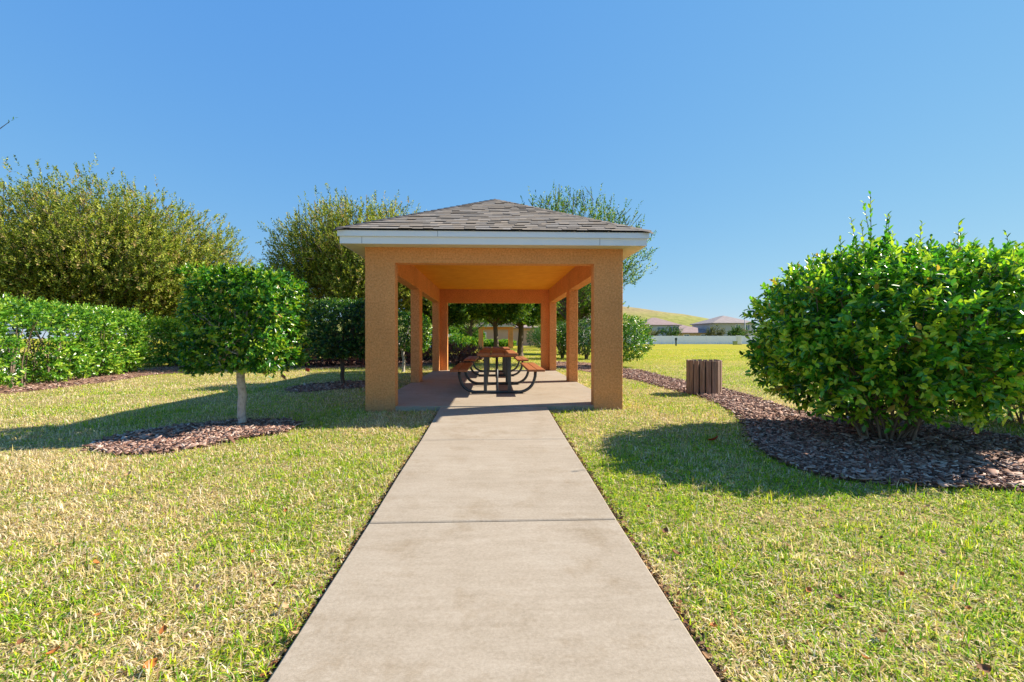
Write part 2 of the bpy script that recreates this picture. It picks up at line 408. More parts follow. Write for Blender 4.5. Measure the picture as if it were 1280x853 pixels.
# ------------------------------------------------------------------ foliage tools
def unit(a): return a/np.maximum(np.linalg.norm(a, axis=-1, keepdims=True), 1e-9)
def rdir(n): return unit(rng.normal(size=(n, 3)))
def leaves(B, A, Nn, ln, wd, colr, six=True, fold=.18):
    """leaf faces: base B, axis A, normal Nn; returns verts, tris, colours"""
    n = len(B); S = unit(np.cross(A, Nn)); Nn = np.cross(S, A); ln = ln[:, None]; wd = wd[:, None]
    if six:
        P = np.stack([B, B+A*ln*.3+S*wd*.42+Nn*wd*fold, B+A*ln*.68+S*wd*.40+Nn*wd*fold*.6, B+A*ln-Nn*ln*.10, B+A*ln*.68-S*wd*.40+Nn*wd*fold*.6, B+A*ln*.3-S*wd*.42+Nn*wd*fold], 1)
        F0 = np.array([(0, 1, 2), (0, 2, 3), (0, 3, 4), (0, 4, 5)]); k = 6
    else:
        P = np.stack([B, B+A*ln*.5+S*wd*.5+Nn*wd*fold, B+A*ln, B+A*ln*.5-S*wd*.5+Nn*wd*fold], 1)
        F0 = np.array([(0, 1, 2), (0, 2, 3)]); k = 4
    T = (np.arange(n)[:, None, None]*k + F0[None]).reshape(-1, 3)
    return P.reshape(-1, 3), T, np.repeat(colr, k, 0)
def sprigs(P, D, L, k, ln, wd, pal, six=True, tipbias=.35, jit=.35, spread=(45, 75)):
    """shoots at P along D of length L, each with k leaves; pal = list of (weight, rgb)"""
    n = len(P); j = np.arange(k); t = np.tile((j+.6)/k, n); Pi = np.repeat(P, k, 0); Di = np.repeat(D, k, 0); Li = np.repeat(L, k)
    ref = unit(np.cross(Di, np.where(np.abs(Di[:, 2:3]) > .9, [[1., 0, 0]], [[0, 0, 1.]]))); oth = np.cross(Di, ref)
    az = np.tile(j*2.4, n) + np.repeat(rng.uniform(0, 6.28, n), k) + rng.normal(0, .3, n*k)
    perp = ref*np.cos(az)[:, None] + oth*np.sin(az)[:, None]
    al = np.radians(rng.uniform(*spread, n*k))*(1-.45*t)
    A = unit(Di*np.cos(al)[:, None] + perp*np.sin(al)[:, None] + rng.normal(0, jit*.5, (n*k, 3)))
    Nn = unit(Di + np.array([0, 0, .5]) + rng.normal(0, jit, (n*k, 3)))
    B = Pi + Di*(Li*t)[:, None]
    s = rng.uniform(.7, 1.15, n*k)*(1.05-.3*t)
    w_ = np.array([q[0] for q in pal]); C0 = np.array([q[1] for q in pal])
    # whole shoots share a tone, the newest leaves at the tip are lighter
    idx = rng.choice(len(pal), n, p=w_/w_.sum()); idx = np.repeat(idx, k)
    own = rng.random(n*k) < .35; idx[own] = rng.choice(len(pal), own.sum(), p=w_/w_.sum())
    c = C0[idx]*rng.uniform(.75, 1.25, (n*k, 1))
    tip = (t > .72) & (rng.random(n*k) < tipbias); c[tip] = C0[-1]*rng.uniform(.8, 1.2, (tip.sum(), 1))
    return leaves(B, A, Nn, ln*s, wd*s, c, six)
def join(parts):
    V, T, C, o = [], [], [], 0
    for v, t, c in parts: V.append(v); T.append(t+o); C.append(c); o += len(v)
    return np.vstack(V), np.vstack(T), np.vstack(C)
def tubes(lines, n=5):
    """many tapered tubes: lines = [(points array, radii)]"""
    V, T, o = [], [], 0
    an = np.arange(n)*2*math.pi/n
    for P, r in lines:
        P = np.asarray(P, float); r = np.broadcast_to(np.asarray(r, float), (len(P),))
        tg = unit(np.gradient(P, axis=0)); ref = np.array([1., 0, 0]) if abs(tg[0, 0]) < .8 else np.array([0, 1., 0])
        a = unit(ref - tg*(tg@ref)[:, None]); b = np.cross(tg, a)
        Rg = P[:, None]+(a[:, None]*np.cos(an)[None, :, None]+b[:, None]*np.sin(an)[None, :, None])*r[:, None, None]
        V.append(Rg.reshape(-1, 3)); m = len(P)
        i = (np.arange(m-1)[:, None]*n); k = np.arange(n); k2 = (k+1) % n
        q = np.stack([i+k, i+k2, i+n+k2, i+n+k], -1).reshape(-1, 4)+o
        T += [q[:, [0, 1, 2]], q[:, [0, 2, 3]]]; o += m*n
    return np.vstack(V), np.vstack(T)
def bez(p0, p1, p2, n=6):
    t = np.linspace(0, 1, n)[:, None]; return (1-t)**2*p0 + 2*t*(1-t)*p1 + t**2*p2

GREEN = [(.18, (.40, .27, .05)), (3, (.018, .085, .010)), (4, (.045, .18, .016)), (3, (.10, .29, .020)), (1.5, (.30, .44, .03))]
HEDGE = [(2.2, (.03, .11, .012)), (4, (.085, .24, .018)), (3, (.17, .37, .025)), (1.8, (.36, .50, .05))]
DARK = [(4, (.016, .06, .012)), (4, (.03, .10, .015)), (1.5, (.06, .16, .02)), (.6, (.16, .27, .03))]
OLIVE = [(2, (.06, .11, .014)), (4, (.16, .23, .022)), (3, (.31, .36, .04)), (1.3, (.42, .31, .13)), (1.2, (.46, .48, .08))]
OAK = [(4, (.028, .085, .012)), (3, (.07, .17, .02)), (2, (.15, .28, .03)), (1, (.28, .38, .04))]
BUSH = [(.2, (.45, .30, .06)), (2.5, (.03, .12, .012)), (4, (.085, .30, .022)), (3, (.19, .47, .028)), (2.4, (.46, .62, .045))]
PLUM = [(4, (.06, .018, .025)), (3, (.11, .035, .04)), (1.5, (.16, .07, .05)), (.8, (.24, .09, .07))]

def superpts(n, r, e=4.0):
    d = rdir(n)
    if e >= 5:                                              # even cover over the flat faces of a clipped block
        d = rng.uniform(-1, 1, (n, 3)); ax = rng.integers(0, 3, n); d[np.arange(n), ax] = np.sign(d[np.arange(n), ax])
    k = (np.abs(d)**e).sum(1)**(-1/e)
    p = d*k[:, None]; g = np.sign(p)*np.abs(p)**(e-1)/np.asarray(r)
    return p*np.asarray(r), unit(g)
def bushy(c, r, n, L, k, ln, wd, pal, e=4.0, inner=.5, up=.35, six=True, keep=None, rough=.07, tipbias=.35):
    """a clipped crown: shoots growing out of a super-ellipsoid, deeper shoots behind them"""
    P, N = superpts(n, r, e)
    dep = np.where(rng.random(n) < inner, rng.uniform(.45, .92, n), rng.uniform(.9, 1.0, n))
    lump = 1 + rough*np.sin(P[:, 0]*5.1+P[:, 2]*3.3+c[0])*np.sin(P[:, 1]*4.7-P[:, 2]*4.1+c[1])
    P = P*dep[:, None]*lump[:, None]
    D = unit(N + np.array([0, 0, up]) + rng.normal(0, .45, (n, 3)))
    Ls = L*rng.uniform(.5, 1.25, n); P = P - D*Ls[:, None]*.6 + np.asarray(c)
    if keep is not None:
        m = keep(P); P, D, Ls = P[m], D[m], Ls[m]
    return sprigs(P, D, Ls, k, ln, wd, pal, six, tipbias)

# ------------------------------------------------------------------ topiary trees (row left of the pavilion)
def topiary(loc, label, hw, zc, hz, n, lean=.0, six=True, bark="bark_pale", group="clipped topiary trees in a row left of the pavilion", pal=GREEN, e=5.5, sz=.078):
    r = empty("topiary_tree", loc, label, "tree", group)
    th = zc-hz
    main = bez(np.array((0, 0, -.05)), np.array((lean, .02, th*.5)), np.array((-.02, 0, th+.1)), 9); main[:, 0] += .012*np.sin(np.arange(9)*1.9); main[:, 1] += .01*np.sin(np.arange(9)*1.3)
    V, T = tubes([(main, np.interp(np.linspace(0, 1, 9), [0, .12, 1], [.074, .053, .050]))], 10)
    lines = []
    for k in range(16):
        a = k*2.4; q = np.array((math.cos(a)*hw*.72*random.uniform(.5, 1), math.sin(a)*hw*.72*random.uniform(.5, 1), zc+random.uniform(-.8, .5)*hz))
        s = main[-1]+np.array((0, 0, random.uniform(-.1, .0)))
        lines.append((bez(s, np.array((q[0]*.55, q[1]*.55, th+.10+.3*(q[2]-th))), q, 7), np.linspace(.034, .008, 7)))
        for _ in range(4):
            q2 = q+np.array((random.uniform(-.3, .3), random.uniform(-.3, .3), random.uniform(-.15, .3)))
            lines.append((bez(lines[-1][0][3] if len(lines[-1][0]) == 7 else q, q, q2, 4), np.linspace(.012, .004, 4)))
    V2, T2 = tubes(lines, 5)
    npmesh("trunk", np.vstack([V, V2]), np.vstack([T, T2+len(V)]), M[bark], r, smooth=True)
    c = (.13, 0, zc); parts = [bushy(c, (hw, hw, hz), n, .15, 9, sz, sz*.56, pal, e, .5, .3, six, rough=.03)]
    # ragged shoots along the clipped top
    m = n//9; P = np.stack([rng.uniform(-hw*.85, hw*.85, m), rng.uniform(-hw*.85, hw*.85, m), np.full(m, zc+hz-.05)], 1)
    parts.append(sprigs(P, unit(np.array([0, 0, 1.])+rng.normal(0, .25, (m, 3))), rng.uniform(.06, .17, m), 7, sz, sz*.5, pal[1:], six, .6))
    V, T, C = join(parts); npmesh("crown", V, T, M["leaf"], r, C)
    return r
x, y = ground(300, 533)
TOP1 = (x, y)
topiary((x, y, float(zg(y))), "pale trunked square clipped tree nearest the camera, on a mulch patch left of the path", .60, 1.395, .625, 1350, .05, e=10)
x, y = ground(428, 481)
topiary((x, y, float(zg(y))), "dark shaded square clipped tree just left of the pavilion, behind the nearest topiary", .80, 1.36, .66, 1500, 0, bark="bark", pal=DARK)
x, y = ground(503, 465.5)
topiary((x, y, float(zg(y))), "third clipped tree with slim pale trunk seen between the left pavilion columns", .78, 1.35, .62, 1000, .1, six=False)

# ------------------------------------------------------------------ big bushes right of the path
def big_bush(loc, label, r3, zc, n, seed_shoots, stems, group, low=.35, tilt=0, e=2.3, pal=BUSH):
    r = empty("viburnum_bush", loc, label, "bush", group)
    lines = []
    for k in range(stems):
        a = k*2.4+.3; rr = random.uniform(.55, .92)
        q = np.array((math.cos(a)*r3[0]*rr, math.sin(a)*r3[1]*rr, zc+random.uniform(-.75, .7)*r3[2]))
        s = np.array((math.cos(a)*.34*random.random(), math.sin(a)*.3*random.random(), -.05))
        md = np.array((q[0]*random.uniform(.15,.75), q[1]*random.uniform(.15,.75), random.uniform(.15,.45)+.4*max(q[2]-.4, 0)))
        ln_ = bez(s, md, q, 8); lines.append((ln_, np.linspace(random.uniform(.009, .018), .004, 8)))
        for _ in range(6):
            j = random.randint(2, 6); q2 = ln_[j]+np.array((q[0]*.12+random.uniform(-.3, .3), q[1]*.12+random.uniform(-.3, .3), random.uniform(-.1, .4)))
            lines.append((bez(ln_[j], (ln_[j]+q2)/2+np.array((0, 0, .06)), q2, 5), np.linspace(.009, .003, 5)))
    # foliage rises at the skirt so the stems show under it
    def keep(P):
        rr = np.hypot(P[:, 0]/r3[0], P[:, 1]/r3[1])
        return P[:, 2] > low + .16*np.sin(P[:, 0]*4+P[:, 1]*3.1) + .34*rr - .06
    parts = [bushy((0, 0, zc), r3, n, .28, 11, .104, .056, pal, e, .52, .45, True, keep, .07)]
    # long new shoots through the top
    P, D, Ls = [], [], []
    for sx, sy, sz, ll in seed_shoots:
        P.append((sx, sy, sz)); D.append((random.uniform(-.18, .18), random.uniform(-.15, .15), 1)); Ls.append(ll)
    P, D = np.array(P, float), unit(np.array(D, float)); Ls = np.array(Ls)*1.25
    parts.append(sprigs(P, D, Ls, 17, .085, .043, pal[1:], True, .6, .25, (35, 60)))
    V, T, C = join(parts); npmesh("foliage", V, T, M["leaf"], r, C)
    lines += [(np.array([p-d*.3, p+d*l*.5, p+d*l]), (.006, .004, .002)) for p, d, l in zip(P, D, Ls)]
    V, T = tubes(lines, 6); npmesh("stems", V, T, M["twig"], r, smooth=True)
    return r
BX, BY = at_z(1108, 5.45); bz = float(zg(BY))+.03
sh = []
for k in range(95):
    a = random.uniform(0, 6.28); q = random.uniform(0, 1)**.5
    sx, sy = math.cos(a)*q*1.35, math.sin(a)*q*1.15
    sh.append((sx, sy, 1.92-.5*q*q+random.uniform(-.1, .08), random.uniform(.2, .45)))
for dx, dz, ll in ((-.40, 1.95, .70), (-.34, 1.95, .66), (-.29, 1.95, .52), (-.22, 1.95, .5), (.12, 1.95, .44), (-.52, 1.9, .55), (-.46, 1.95, .45), (.6, 1.9, .5), (.66, 1.9, .42), (-.75, 1.85, .4)): sh.append((dx, -.25, dz, ll))
big_bush((BX, BY, bz), "large glossy green bush on mulch right of the path, rounded with spiky top", (1.42, 1.28, 1.0), 1.22, 2800, sh, 44, "big viburnum bushes right of the path", .34)
BX2, BY2 = at_z(1290, 6.3); bz2 = float(zg(BY2))+.03
sh = []
for k in range(60):
    a = random.uniform(0, 6.28); q = random.uniform(0, 1)**.5
    sh.append((math.cos(a)*q*1.2, math.sin(a)*q*1.1, 2.08-.45*q*q, random.uniform(.2, .5)))
for dx, ll in ((-.42, .62), (-.2, .4), (.1, .5), (-.05, .65)): sh.append((dx, -.3, 2.05, ll))
big_bush((BX2, BY2, bz2), "glossy green bush cut by the right edge of the photo, grown into the larger bush", (1.34, 1.0, 1.06), 1.30, 2200, sh, 20, "big viburnum bushes right of the path", .42)

# rounder bushes further along the right bed
def ball_bush(px, py_base, hw, top, label, n=900, pal=GREEN, base_z=.25, trunk=True):
    x, y = ground(px, py_base); r = empty("round_bush", (x, y, float(zg(y))), label, "bush", "round bushes along the right hand bed")
    hz = (top-base_z)/2; zc = base_z+hz; lines = []
    for k in range(7):
        a = k*2.4; lines.append((bez(np.array((.05*math.cos(a), .05*math.sin(a), -.03)), np.array((.1*math.cos(a), .1*math.sin(a), zc*.6)), np.array((hw*.6*math.cos(a), hw*.6*math.sin(a), zc)), 6), np.linspace(.04, .01, 6)))
    V, T = tubes(lines, 5); npmesh("stems", V, T, M["twig"], r, smooth=True)
    V, T, C = bushy((0, 0, zc), (hw, hw, hz), n, .25, 9, .085, .048, pal, 2.5, .5, .35, False, None, .08); npmesh("foliage", V, T, M["leaf"], r, C)
ball_bush(775, 459, 1.18, 2.1, "bright green round bush beside the right front pavilion column, by the open field", 1500)
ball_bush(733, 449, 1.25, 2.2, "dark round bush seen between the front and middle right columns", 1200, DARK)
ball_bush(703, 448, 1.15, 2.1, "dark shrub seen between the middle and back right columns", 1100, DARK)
ball_bush(677, 438, 1.5, 2.3, "far dark round bush on the lawn seen through the pavilion near its back right column", 1200, DARK)

# ------------------------------------------------------------------ hedges at the left edge
HA, HB = np.array(ground(28, 488)), np.array(ground(192, 465)); dH = (HB-HA)/np.linalg.norm(HB-HA); nH = np.array((-dH[1], dH[0]))
def hedge(name, a, b, wd, ht, n, label, gap=None):
    a, b = np.array(a), np.array(b); ln = np.linalg.norm(b-a); d = (b-a)/ln; ang = math.atan2(d[1], d[0]); mid = (a+b)/2
    r = empty(name, (mid[0], mid[1], float(zg(mid[1]))), label, "hedge", "hedges along the left edge", ang)
    lines = []
    for k in range(int(ln*5)):
        u = random.uniform(-ln/2+.2, ln/2-.2); v = random.uniform(-wd*.2, wd*.2)
        lines.append((bez(np.array((u, v, -.03)), np.array((u+random.uniform(-.2, .2), v, ht*.4)), np.array((u+random.uniform(-.5, .5), v*2+random.uniform(-.3, .3), ht*.8)), 6), np.linspace(.025, .006, 6)))
    V, T = tubes(lines, 4); npmesh("stems", V, T, M["twig"], r, smooth=True)
    keep = None
    if gap is not None:
        def keep(P):
            ok = np.ones(len(P), bool)
            for gx_, gz_, ra, rb, pr in gap: ok &= ~((((P[:, 0]-gx_)/ra)**2+((P[:, 2]-gz_)/rb)**2 < 1) & (rng.random(len(P)) < pr))
            return ok
    parts = [bushy((0, 0, ht*.5+.05), (ln/2, wd/2, ht*.47), n, .28, 9, .115, .066, HEDGE, 5, .4, .35, False, keep, .11)]
    m = n//8; P = np.stack([rng.uniform(-ln*.48, ln*.48, m), rng.uniform(-wd*.42, wd*.42, m), np.full(m, ht*.95)], 1)
    parts.append(sprigs(P, unit(np.array([0, 0, 1.])+rng.normal(0, .3, (m, 3))), rng.uniform(.08, .3, m), 7, .08, .04, HEDGE[1:], False, .6))
    V, T, C = join(parts); npmesh("foliage", V, T, M["leaf"], r, C)
    return r
off = nH*.85
ln1 = float(np.linalg.norm(HB-HA)+2.2)
hedge("clipped_hedge", HA-dH*2.2+off, HB+dH*.5+off, 1.7, 2.0, 3900, "long bright green clipped hedge running away at the left edge of the lawn",
      [(-ln1/2+2.6, .75, .55, .62, .97), (-ln1/2+2.2, 1.2, .4, .3, .6)])
hx, hy = at_z(210, 18.6)
hedge("clipped_hedge", (hx-.9, hy+.3), (hx+.75, hy-.3), 1.7, 1.9, 900, "short separate end of the hedge, under the wide tree behind the long hedge")

# white vinyl fences
def vinyl_fence(a, b, ht, label, step=2.4, slats=None):
    a, b = np.array(a), np.array(b); ln = float(np.linalg.norm(b-a)); d = (b-a)/ln
    r = empty("vinyl_fence", (a[0], a[1], float(zg(a[1]))), label, "fence", None, math.atan2(d[1], d[0]))
    n = max(int(round(ln/step)), 1); st = ln/n
    m = MB()
    for k in range(n):
        x0, x1 = k*st+.065, (k+1)*st-.065
        m.box(x0, x1, -.025, .025, .05, .19); m.box(x0, x1, -.025, .025, ht-.16, ht-.04)
        q = max(int((x1-x0)/.19), 1); wq = (x1-x0)/q
        for j in range(q): m.box(x0+j*wq+.003, x0+(j+1)*wq-.003, -.012, .012, .19, ht-.16)
    m.build("panel", M["vinyl"], r)
    for k in range(n+1):
        m = MB(); m.box(k*st-.063, k*st+.063, -.063, .063, -.1, ht); m.box(k*st-.075, k*st+.075, -.075, .075, ht, ht+.03); m.build("post", M["vinyl"], r)
    return r
vinyl_fence(HA-dH*1.5+nH*1.55, HA+dH*2.2+nH*1.55, 1.3, "white fence panels glimpsed through a gap low in the long left hedge")
vinyl_fence(at_z(531, 58), at_z(570.5, 58), 1.75, "short white fence seen between the left pavilion columns, far off")
vinyl_fence(at_z(741, 95), at_z(1120, 97), 1.78, "long white vinyl fence across the far side of the field")

# ------------------------------------------------------------------ trees
def tree(name, loc, label, th, zc, r3, nbr, nspr, k, ln, pal, trunk_r=.16, group=None, up=.5, wisps=0, bark="bark", sprL=.42, low=-.5, vase=.55, spread=.32, multi=1, cone=None):
    r = empty(name, loc, label, "tree", group)
    r3 = np.array(r3, float); c = np.array((0, 0, zc)); lines = []
    for q in range(multi):
        a = q*2.4; off = np.array((math.cos(a), math.sin(a), 0))*(0 if multi == 1 else .25)
        main = bez(off*.6-np.array((0, 0, .1)), off+np.array((.05, 0, th*.5)), off*2.2+np.array((random.uniform(-.1, .1), 0, th)), 8)
        lines.append((main, np.interp(np.linspace(0, 1, 8), [0, .1, 1], [trunk_r*1.4, trunk_r, trunk_r*.8])))
        top = zc+r3[2]*.5
        ext = bez(main[-1], (main[-1]+np.array((0, 0, top)))/2+np.array((.1, .1, 0)), np.array((off[0]*4, off[1]*4, top)), 6)
        lines.append((ext, np.linspace(trunk_r*.78, trunk_r*.15, 6)))
    d = rdir(nbr*3); d = d[d[:, 2] > low][:nbr]
    if cone is not None: d = d[[cone(q) for q in d]]
    ends = c + d*r3*rng.uniform(.72, 1.0, (len(d), 1))
    P, D = [], []
    for q in ends:
        tt = rng.uniform(0, .8); s = np.array((0, 0, th*.92+tt*max(zc-th, .1)))
        mid = s+(q-s)*np.array((vase, vase, .42)); mid[2] += .06*r3[2]
        ln_ = bez(s, mid, q, 9)
        lines.append((ln_, np.linspace(trunk_r*.16, .003, 9)))
        m = max(int(nspr/len(ends)), 1); t = rng.beta(1.9, 1.0, m)*.76+.24
        f = t*8; i = np.minimum(f.astype(int), 7); w1 = (f-i)[:, None]
        pt = ln_[i]*(1-w1)+ln_[i+1]*w1; tg = unit(ln_[i+1]-ln_[i])
        sp = spread*np.minimum(r3.mean()/3.5, 1.3)*(.5+t)[:, None]
        P.append(pt+np.clip(rng.normal(0, 1, (m, 3)), -1.25, 1.25)*sp); D.append(unit(tg*1.0+np.array([0, 0, up])+rng.normal(0, .4, (m, 3))))
    P, D = np.vstack(P), np.vstack(D); parts = [sprigs(P, D, sprL*rng.uniform(.5, 1.3, len(P)), k, ln, ln*.5, pal, False, .25)]
    if wisps:
        dd = rdir(wisps*5); dd = dd[dd[:, 2] > .0][:wisps]
        if cone is not None: dd = dd[[cone(q) for q in dd]]
        Pw = c+dd*r3*rng.uniform(.85, .98, (len(dd), 1)); Dw = unit(dd*np.array([.6, .6, .5])+np.array([0, 0, .5])+rng.normal(0, .32, (len(dd), 3)))
        Lw = rng.uniform(.3, 1.0, len(dd))**1.3*r3[2]*.19*(1-.3*dd[:, 2]**4)
        for p_, d_, l_ in zip(Pw, Dw, Lw): lines.append((np.array([p_-d_*l_*.9, p_+d_*l_*.3, p_+d_*l_]), (.011, .009, .006)))
        parts.append(sprigs(Pw, Dw, Lw, 15, ln*.75, ln*.34, pal, False, .3, .3, (25, 60)))
    V, T = tubes(lines, 5); npmesh("trunk", V, T, M[bark], r, smooth=True)
    V, T, C = join(parts); npmesh("crown", V, T, M["treeleaf"], r, C)
    return r
def gl(px, Z):
    x, y = at_z(px, Z); return (x, y, float(zg(y)))
tree("spreading_tree", gl(118, 20.5), "wide olive green tree with wispy top behind the long hedge at the left", 1.2, 3.9, (6.5, 4.6, 3.9), 340, 22000, 12, .125, OLIVE, .16, wisps=520, low=-.35, multi=3, spread=.36)
tree("spreading_tree", gl(452, 19.5), "tall olive and tan tree behind the left side of the pavilion roof", 1.6, 4.1, (3.7, 3.2, 2.75), 180, 11500, 12, .115, OLIVE, .15, wisps=380, low=-.55, multi=2)
tree("spreading_tree", gl(712, 21), "thin twiggy tree rising behind the right side of the pavilion roof", 2.0, 4.9, (3.5, 3.0, 2.9), 130, 3000, 11, .125, OAK, .14, wisps=210, low=-.45, sprL=.5)
tree("shade_tree", gl(619.5, 27), "dark trunked shade tree seen through the pavilion in front of the far stucco frame", 1.9, 3.6, (2.7, 2.4, 1.75), 120, 4600, 11, .17, OAK, .17, low=-.8, group="shade trees beyond the pavilion")
tree("shade_tree", gl(649.5, 30), "shade tree with a thicker trunk just right of the far stucco frame", 1.95, 3.75, (2.9, 2.4, 1.85), 120, 4600, 11, .17, OAK, .22, low=-.8, group="shade trees beyond the pavilion")
tree("shade_tree", gl(556, 26), "shade tree whose trunk stands beside the back left pavilion column", 1.7, 3.7, (3.0, 2.4, 2.2), 110, 4200, 11, .17, OAK, .18, low=-.75, group="shade trees beyond the pavilion")
tree("shade_tree", gl(722, 34), "leafy shade tree behind the right hand pavilion columns", 1.6, 3.9, (3.4, 2.6, 2.4), 100, 2800, 11, .18, OAK, .2, low=-.4, group="shade trees beyond the pavilion")
tree("shade_tree", gl(588, 46), "sunlit yellow green tree far beyond the pavilion, left of the stucco frame", 1.5, 4.0, (4.2, 2.6, 2.4), 70, 2200, 11, .22, HEDGE, .2, low=-.4, group="shade trees beyond the pavilion")
tree("shade_tree", gl(683, 52), "sunlit tree far beyond the pavilion, right of the tan house wall", 1.5, 4.2, (4.0, 2.6, 2.6), 70, 2000, 11, .22, HEDGE, .2, low=-.4, group="shade trees beyond the pavilion")
tree("shade_tree", gl(330, 25), "low dark tree in the gap between the two tall olive trees", 1.2, 3.0, (3.6, 2.6, 1.9), 80, 3000, 11, .17, OAK, .15, low=-.6, group="trees behind the left lawn")
tree("shade_tree", gl(248, 27), "low tree behind the right end of the hedge", 1.0, 2.6, (3.0, 2.4, 1.8), 80, 2800, 11, .17, OAK, .15, low=-.6, group="trees behind the left lawn")
# a tree just outside the left edge: only the tip of one limb enters the picture
tx, ty = at_z(-190, 8.6)
tr = empty("street_tree", (tx, ty, float(zg(ty))), "tree outside the left edge whose one leafy branch tip reaches into the sky", "tree")
bx_, by_ = at_z(14, 8.2); tipz = height(153, 8.2)
tip = np.array((bx_-tx, by_-ty, tipz-float(zg(ty)))); 
main = bez(np.array((0, 0, -.1)), np.array((.05, 0, 2)), np.array((-.1, 0, 3.6)), 8)
limb = bez(np.array((-.1, 0, 3.3)), np.array((.9, 0, 3.7)), tip, 12)
lines = [(main, np.linspace(.13, .09, 8)), (limb, np.linspace(.05, .004, 12))]
d = rdir(60); d = d[(d[:, 0] < .35) & (d[:, 2] > -.2)]; en = np.array((-.6, 0, 4.6))+d*np.array((1.5, 1.6, 1.3))
for q in en: lines.append((bez(np.array((-.1, 0, 3.5)), np.array((-.2, 0, 4.2)), q, 6), np.linspace(.04, .006, 6)))
V, T = tubes(lines, 6); npmesh("trunk", V, T, M["bark"], tr, smooth=True)
P = np.repeat(en, 12, 0)+rng.normal(0, .22, (len(en)*12, 3)); D = unit(rng.normal(0, .6, P.shape)+np.array([0, 0, .5]))
Pl = limb[6:12]; Dl = unit(np.gradient(limb, axis=0))[6:12]
V, T, C = join([sprigs(P, D, rng.uniform(.2, .4, len(P)), 9, .075, .035, OAK, False), sprigs(Pl-Dl*.1, Dl, np.full(6, .24), 5, .075, .035, OAK, False, .2, .3, (30, 55))])
npmesh("crown", V, T, M["treeleaf"], tr, C)

# low plum-coloured shrubs in the bed behind the topiaries
def low_shrub(px, Z, hw, ht, pal, label, n=260, group="plum shrubs in the bed behind the topiary trees"):
    r = empty("low_shrub", gl(px, Z), label, "shrub", group)
    ls = [(bez(np.array((0, 0, -.03)), np.array((hw*.3*math.cos(k*2.4), hw*.3*math.sin(k*2.4), ht*.4)), np.array((hw*.7*math.cos(k*2.4), hw*.7*math.sin(k*2.4), ht*.8)), 5), np.linspace(.018, .005, 5)) for k in range(8)]
    V, T = tubes(ls, 4); npmesh("stems", V, T, M["twig"], r)
    V, T, C = bushy((0, 0, ht*.52), (hw, hw, ht*.48), int(n*1.3), .24, 9, .085*max(1, Z/22), .047*max(1, Z/22), pal, 2.2, .45, .4, False, None, .12); npmesh("foliage", V, T, M["treeleaf"], r, C)
for px, Z, hw, ht, words in ((398, 18.5, .85, .85, "leftmost of the plum shrubs, right of the nearest topiary crown"), (432, 19.2, .9, .8, "plum shrub behind the trunk of the dark topiary"),
                             (468, 18.2, .85, .85, "plum shrub against the left edge of the left front column"), (512, 20.5, .9, .85, "plum shrub behind the pale trunk of the third topiary"),
                             (545, 21, .9, .9, "plum shrub left of the back left pavilion column"), (571, 19.5, .8, .95, "reddish plum shrub seen over the left bench of the picnic table"), (590, 21.5, .75, .8, "small reddish plum shrub left of the tabletop end")):
    low_shrub(px, Z, hw, ht, PLUM, words)
for px, Z, hw, ht, words in ((250, 22.5, 1.3, 1.6, "dark leafy shrub just right of the hedge's far end"), (300, 23, 1.5, 1.7, "dark leafy shrub hidden behind the nearest topiary crown"), (352, 22.5, 1.4, 1.5, "dark leafy shrub behind the right side of the nearest topiary"),
                             (408, 23.5, 1.5, 1.7, "dark leafy shrub left of the dark topiary crown"), (462, 24, 1.5, 1.7, "dark leafy shrub beside the left front column"), (515, 26, 1.5, 1.6, "dark leafy shrub seen between the left columns")):
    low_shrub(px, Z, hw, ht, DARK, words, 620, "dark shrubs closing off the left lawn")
for px, Z, hw, ht, words in ((570, 41, 1.2, 1.5, "small clipped tree with boxy crown on the far lawn, left of the stucco frame"), (586, 43, .7, 1.3, "boxy clipped shrub touching the left leg of the far stucco frame")):
    low_shrub(px, Z, hw, ht, GREEN, words, 420, "clipped shrubs on the far lawn")
for px, Z, hw, ht, words in ((612, 66, 1.6, .95, "pale green low shrub seen inside the far stucco frame, left of the trunk"), (631, 66, 1.6, .95, "pale green low shrub seen inside the far stucco frame, right of the trunk")):
    low_shrub(px, Z, hw, ht, HEDGE, words, 300, "low shrubs behind the far stucco frame")

for px, Z, hw, ht, words in ((555, 60, 2.0, 2.9, "tall green shrub mass far off beside the short white fence"), (574, 63, 1.8, 3.1, "tall green shrub far off in front of the pale house"), (591, 61, 1.5, 2.6, "tall green shrub far off, left of the far stucco frame"), (684, 60, 1.8, 2.8, "tall green shrub far off, right of the pinkish house wall"), (696, 66, 2.0, 3.2, "tall green shrub far off behind the back right column")):
    low_shrub(px, Z, hw, ht, GREEN if px != 684 else HEDGE, words, 620, "tall shrubs at the far end of the lawn")
# ------------------------------------------------------------------ far stucco frame (second, smaller pavilion)
fx, fy = at_z(619.8, 54)
make_pavilion("stucco_pavilion", "second open stucco pavilion far away, framed by the first one", PHW, 0, 3.2, .04, (fx, fy, float(zg(fy))), detail=False)

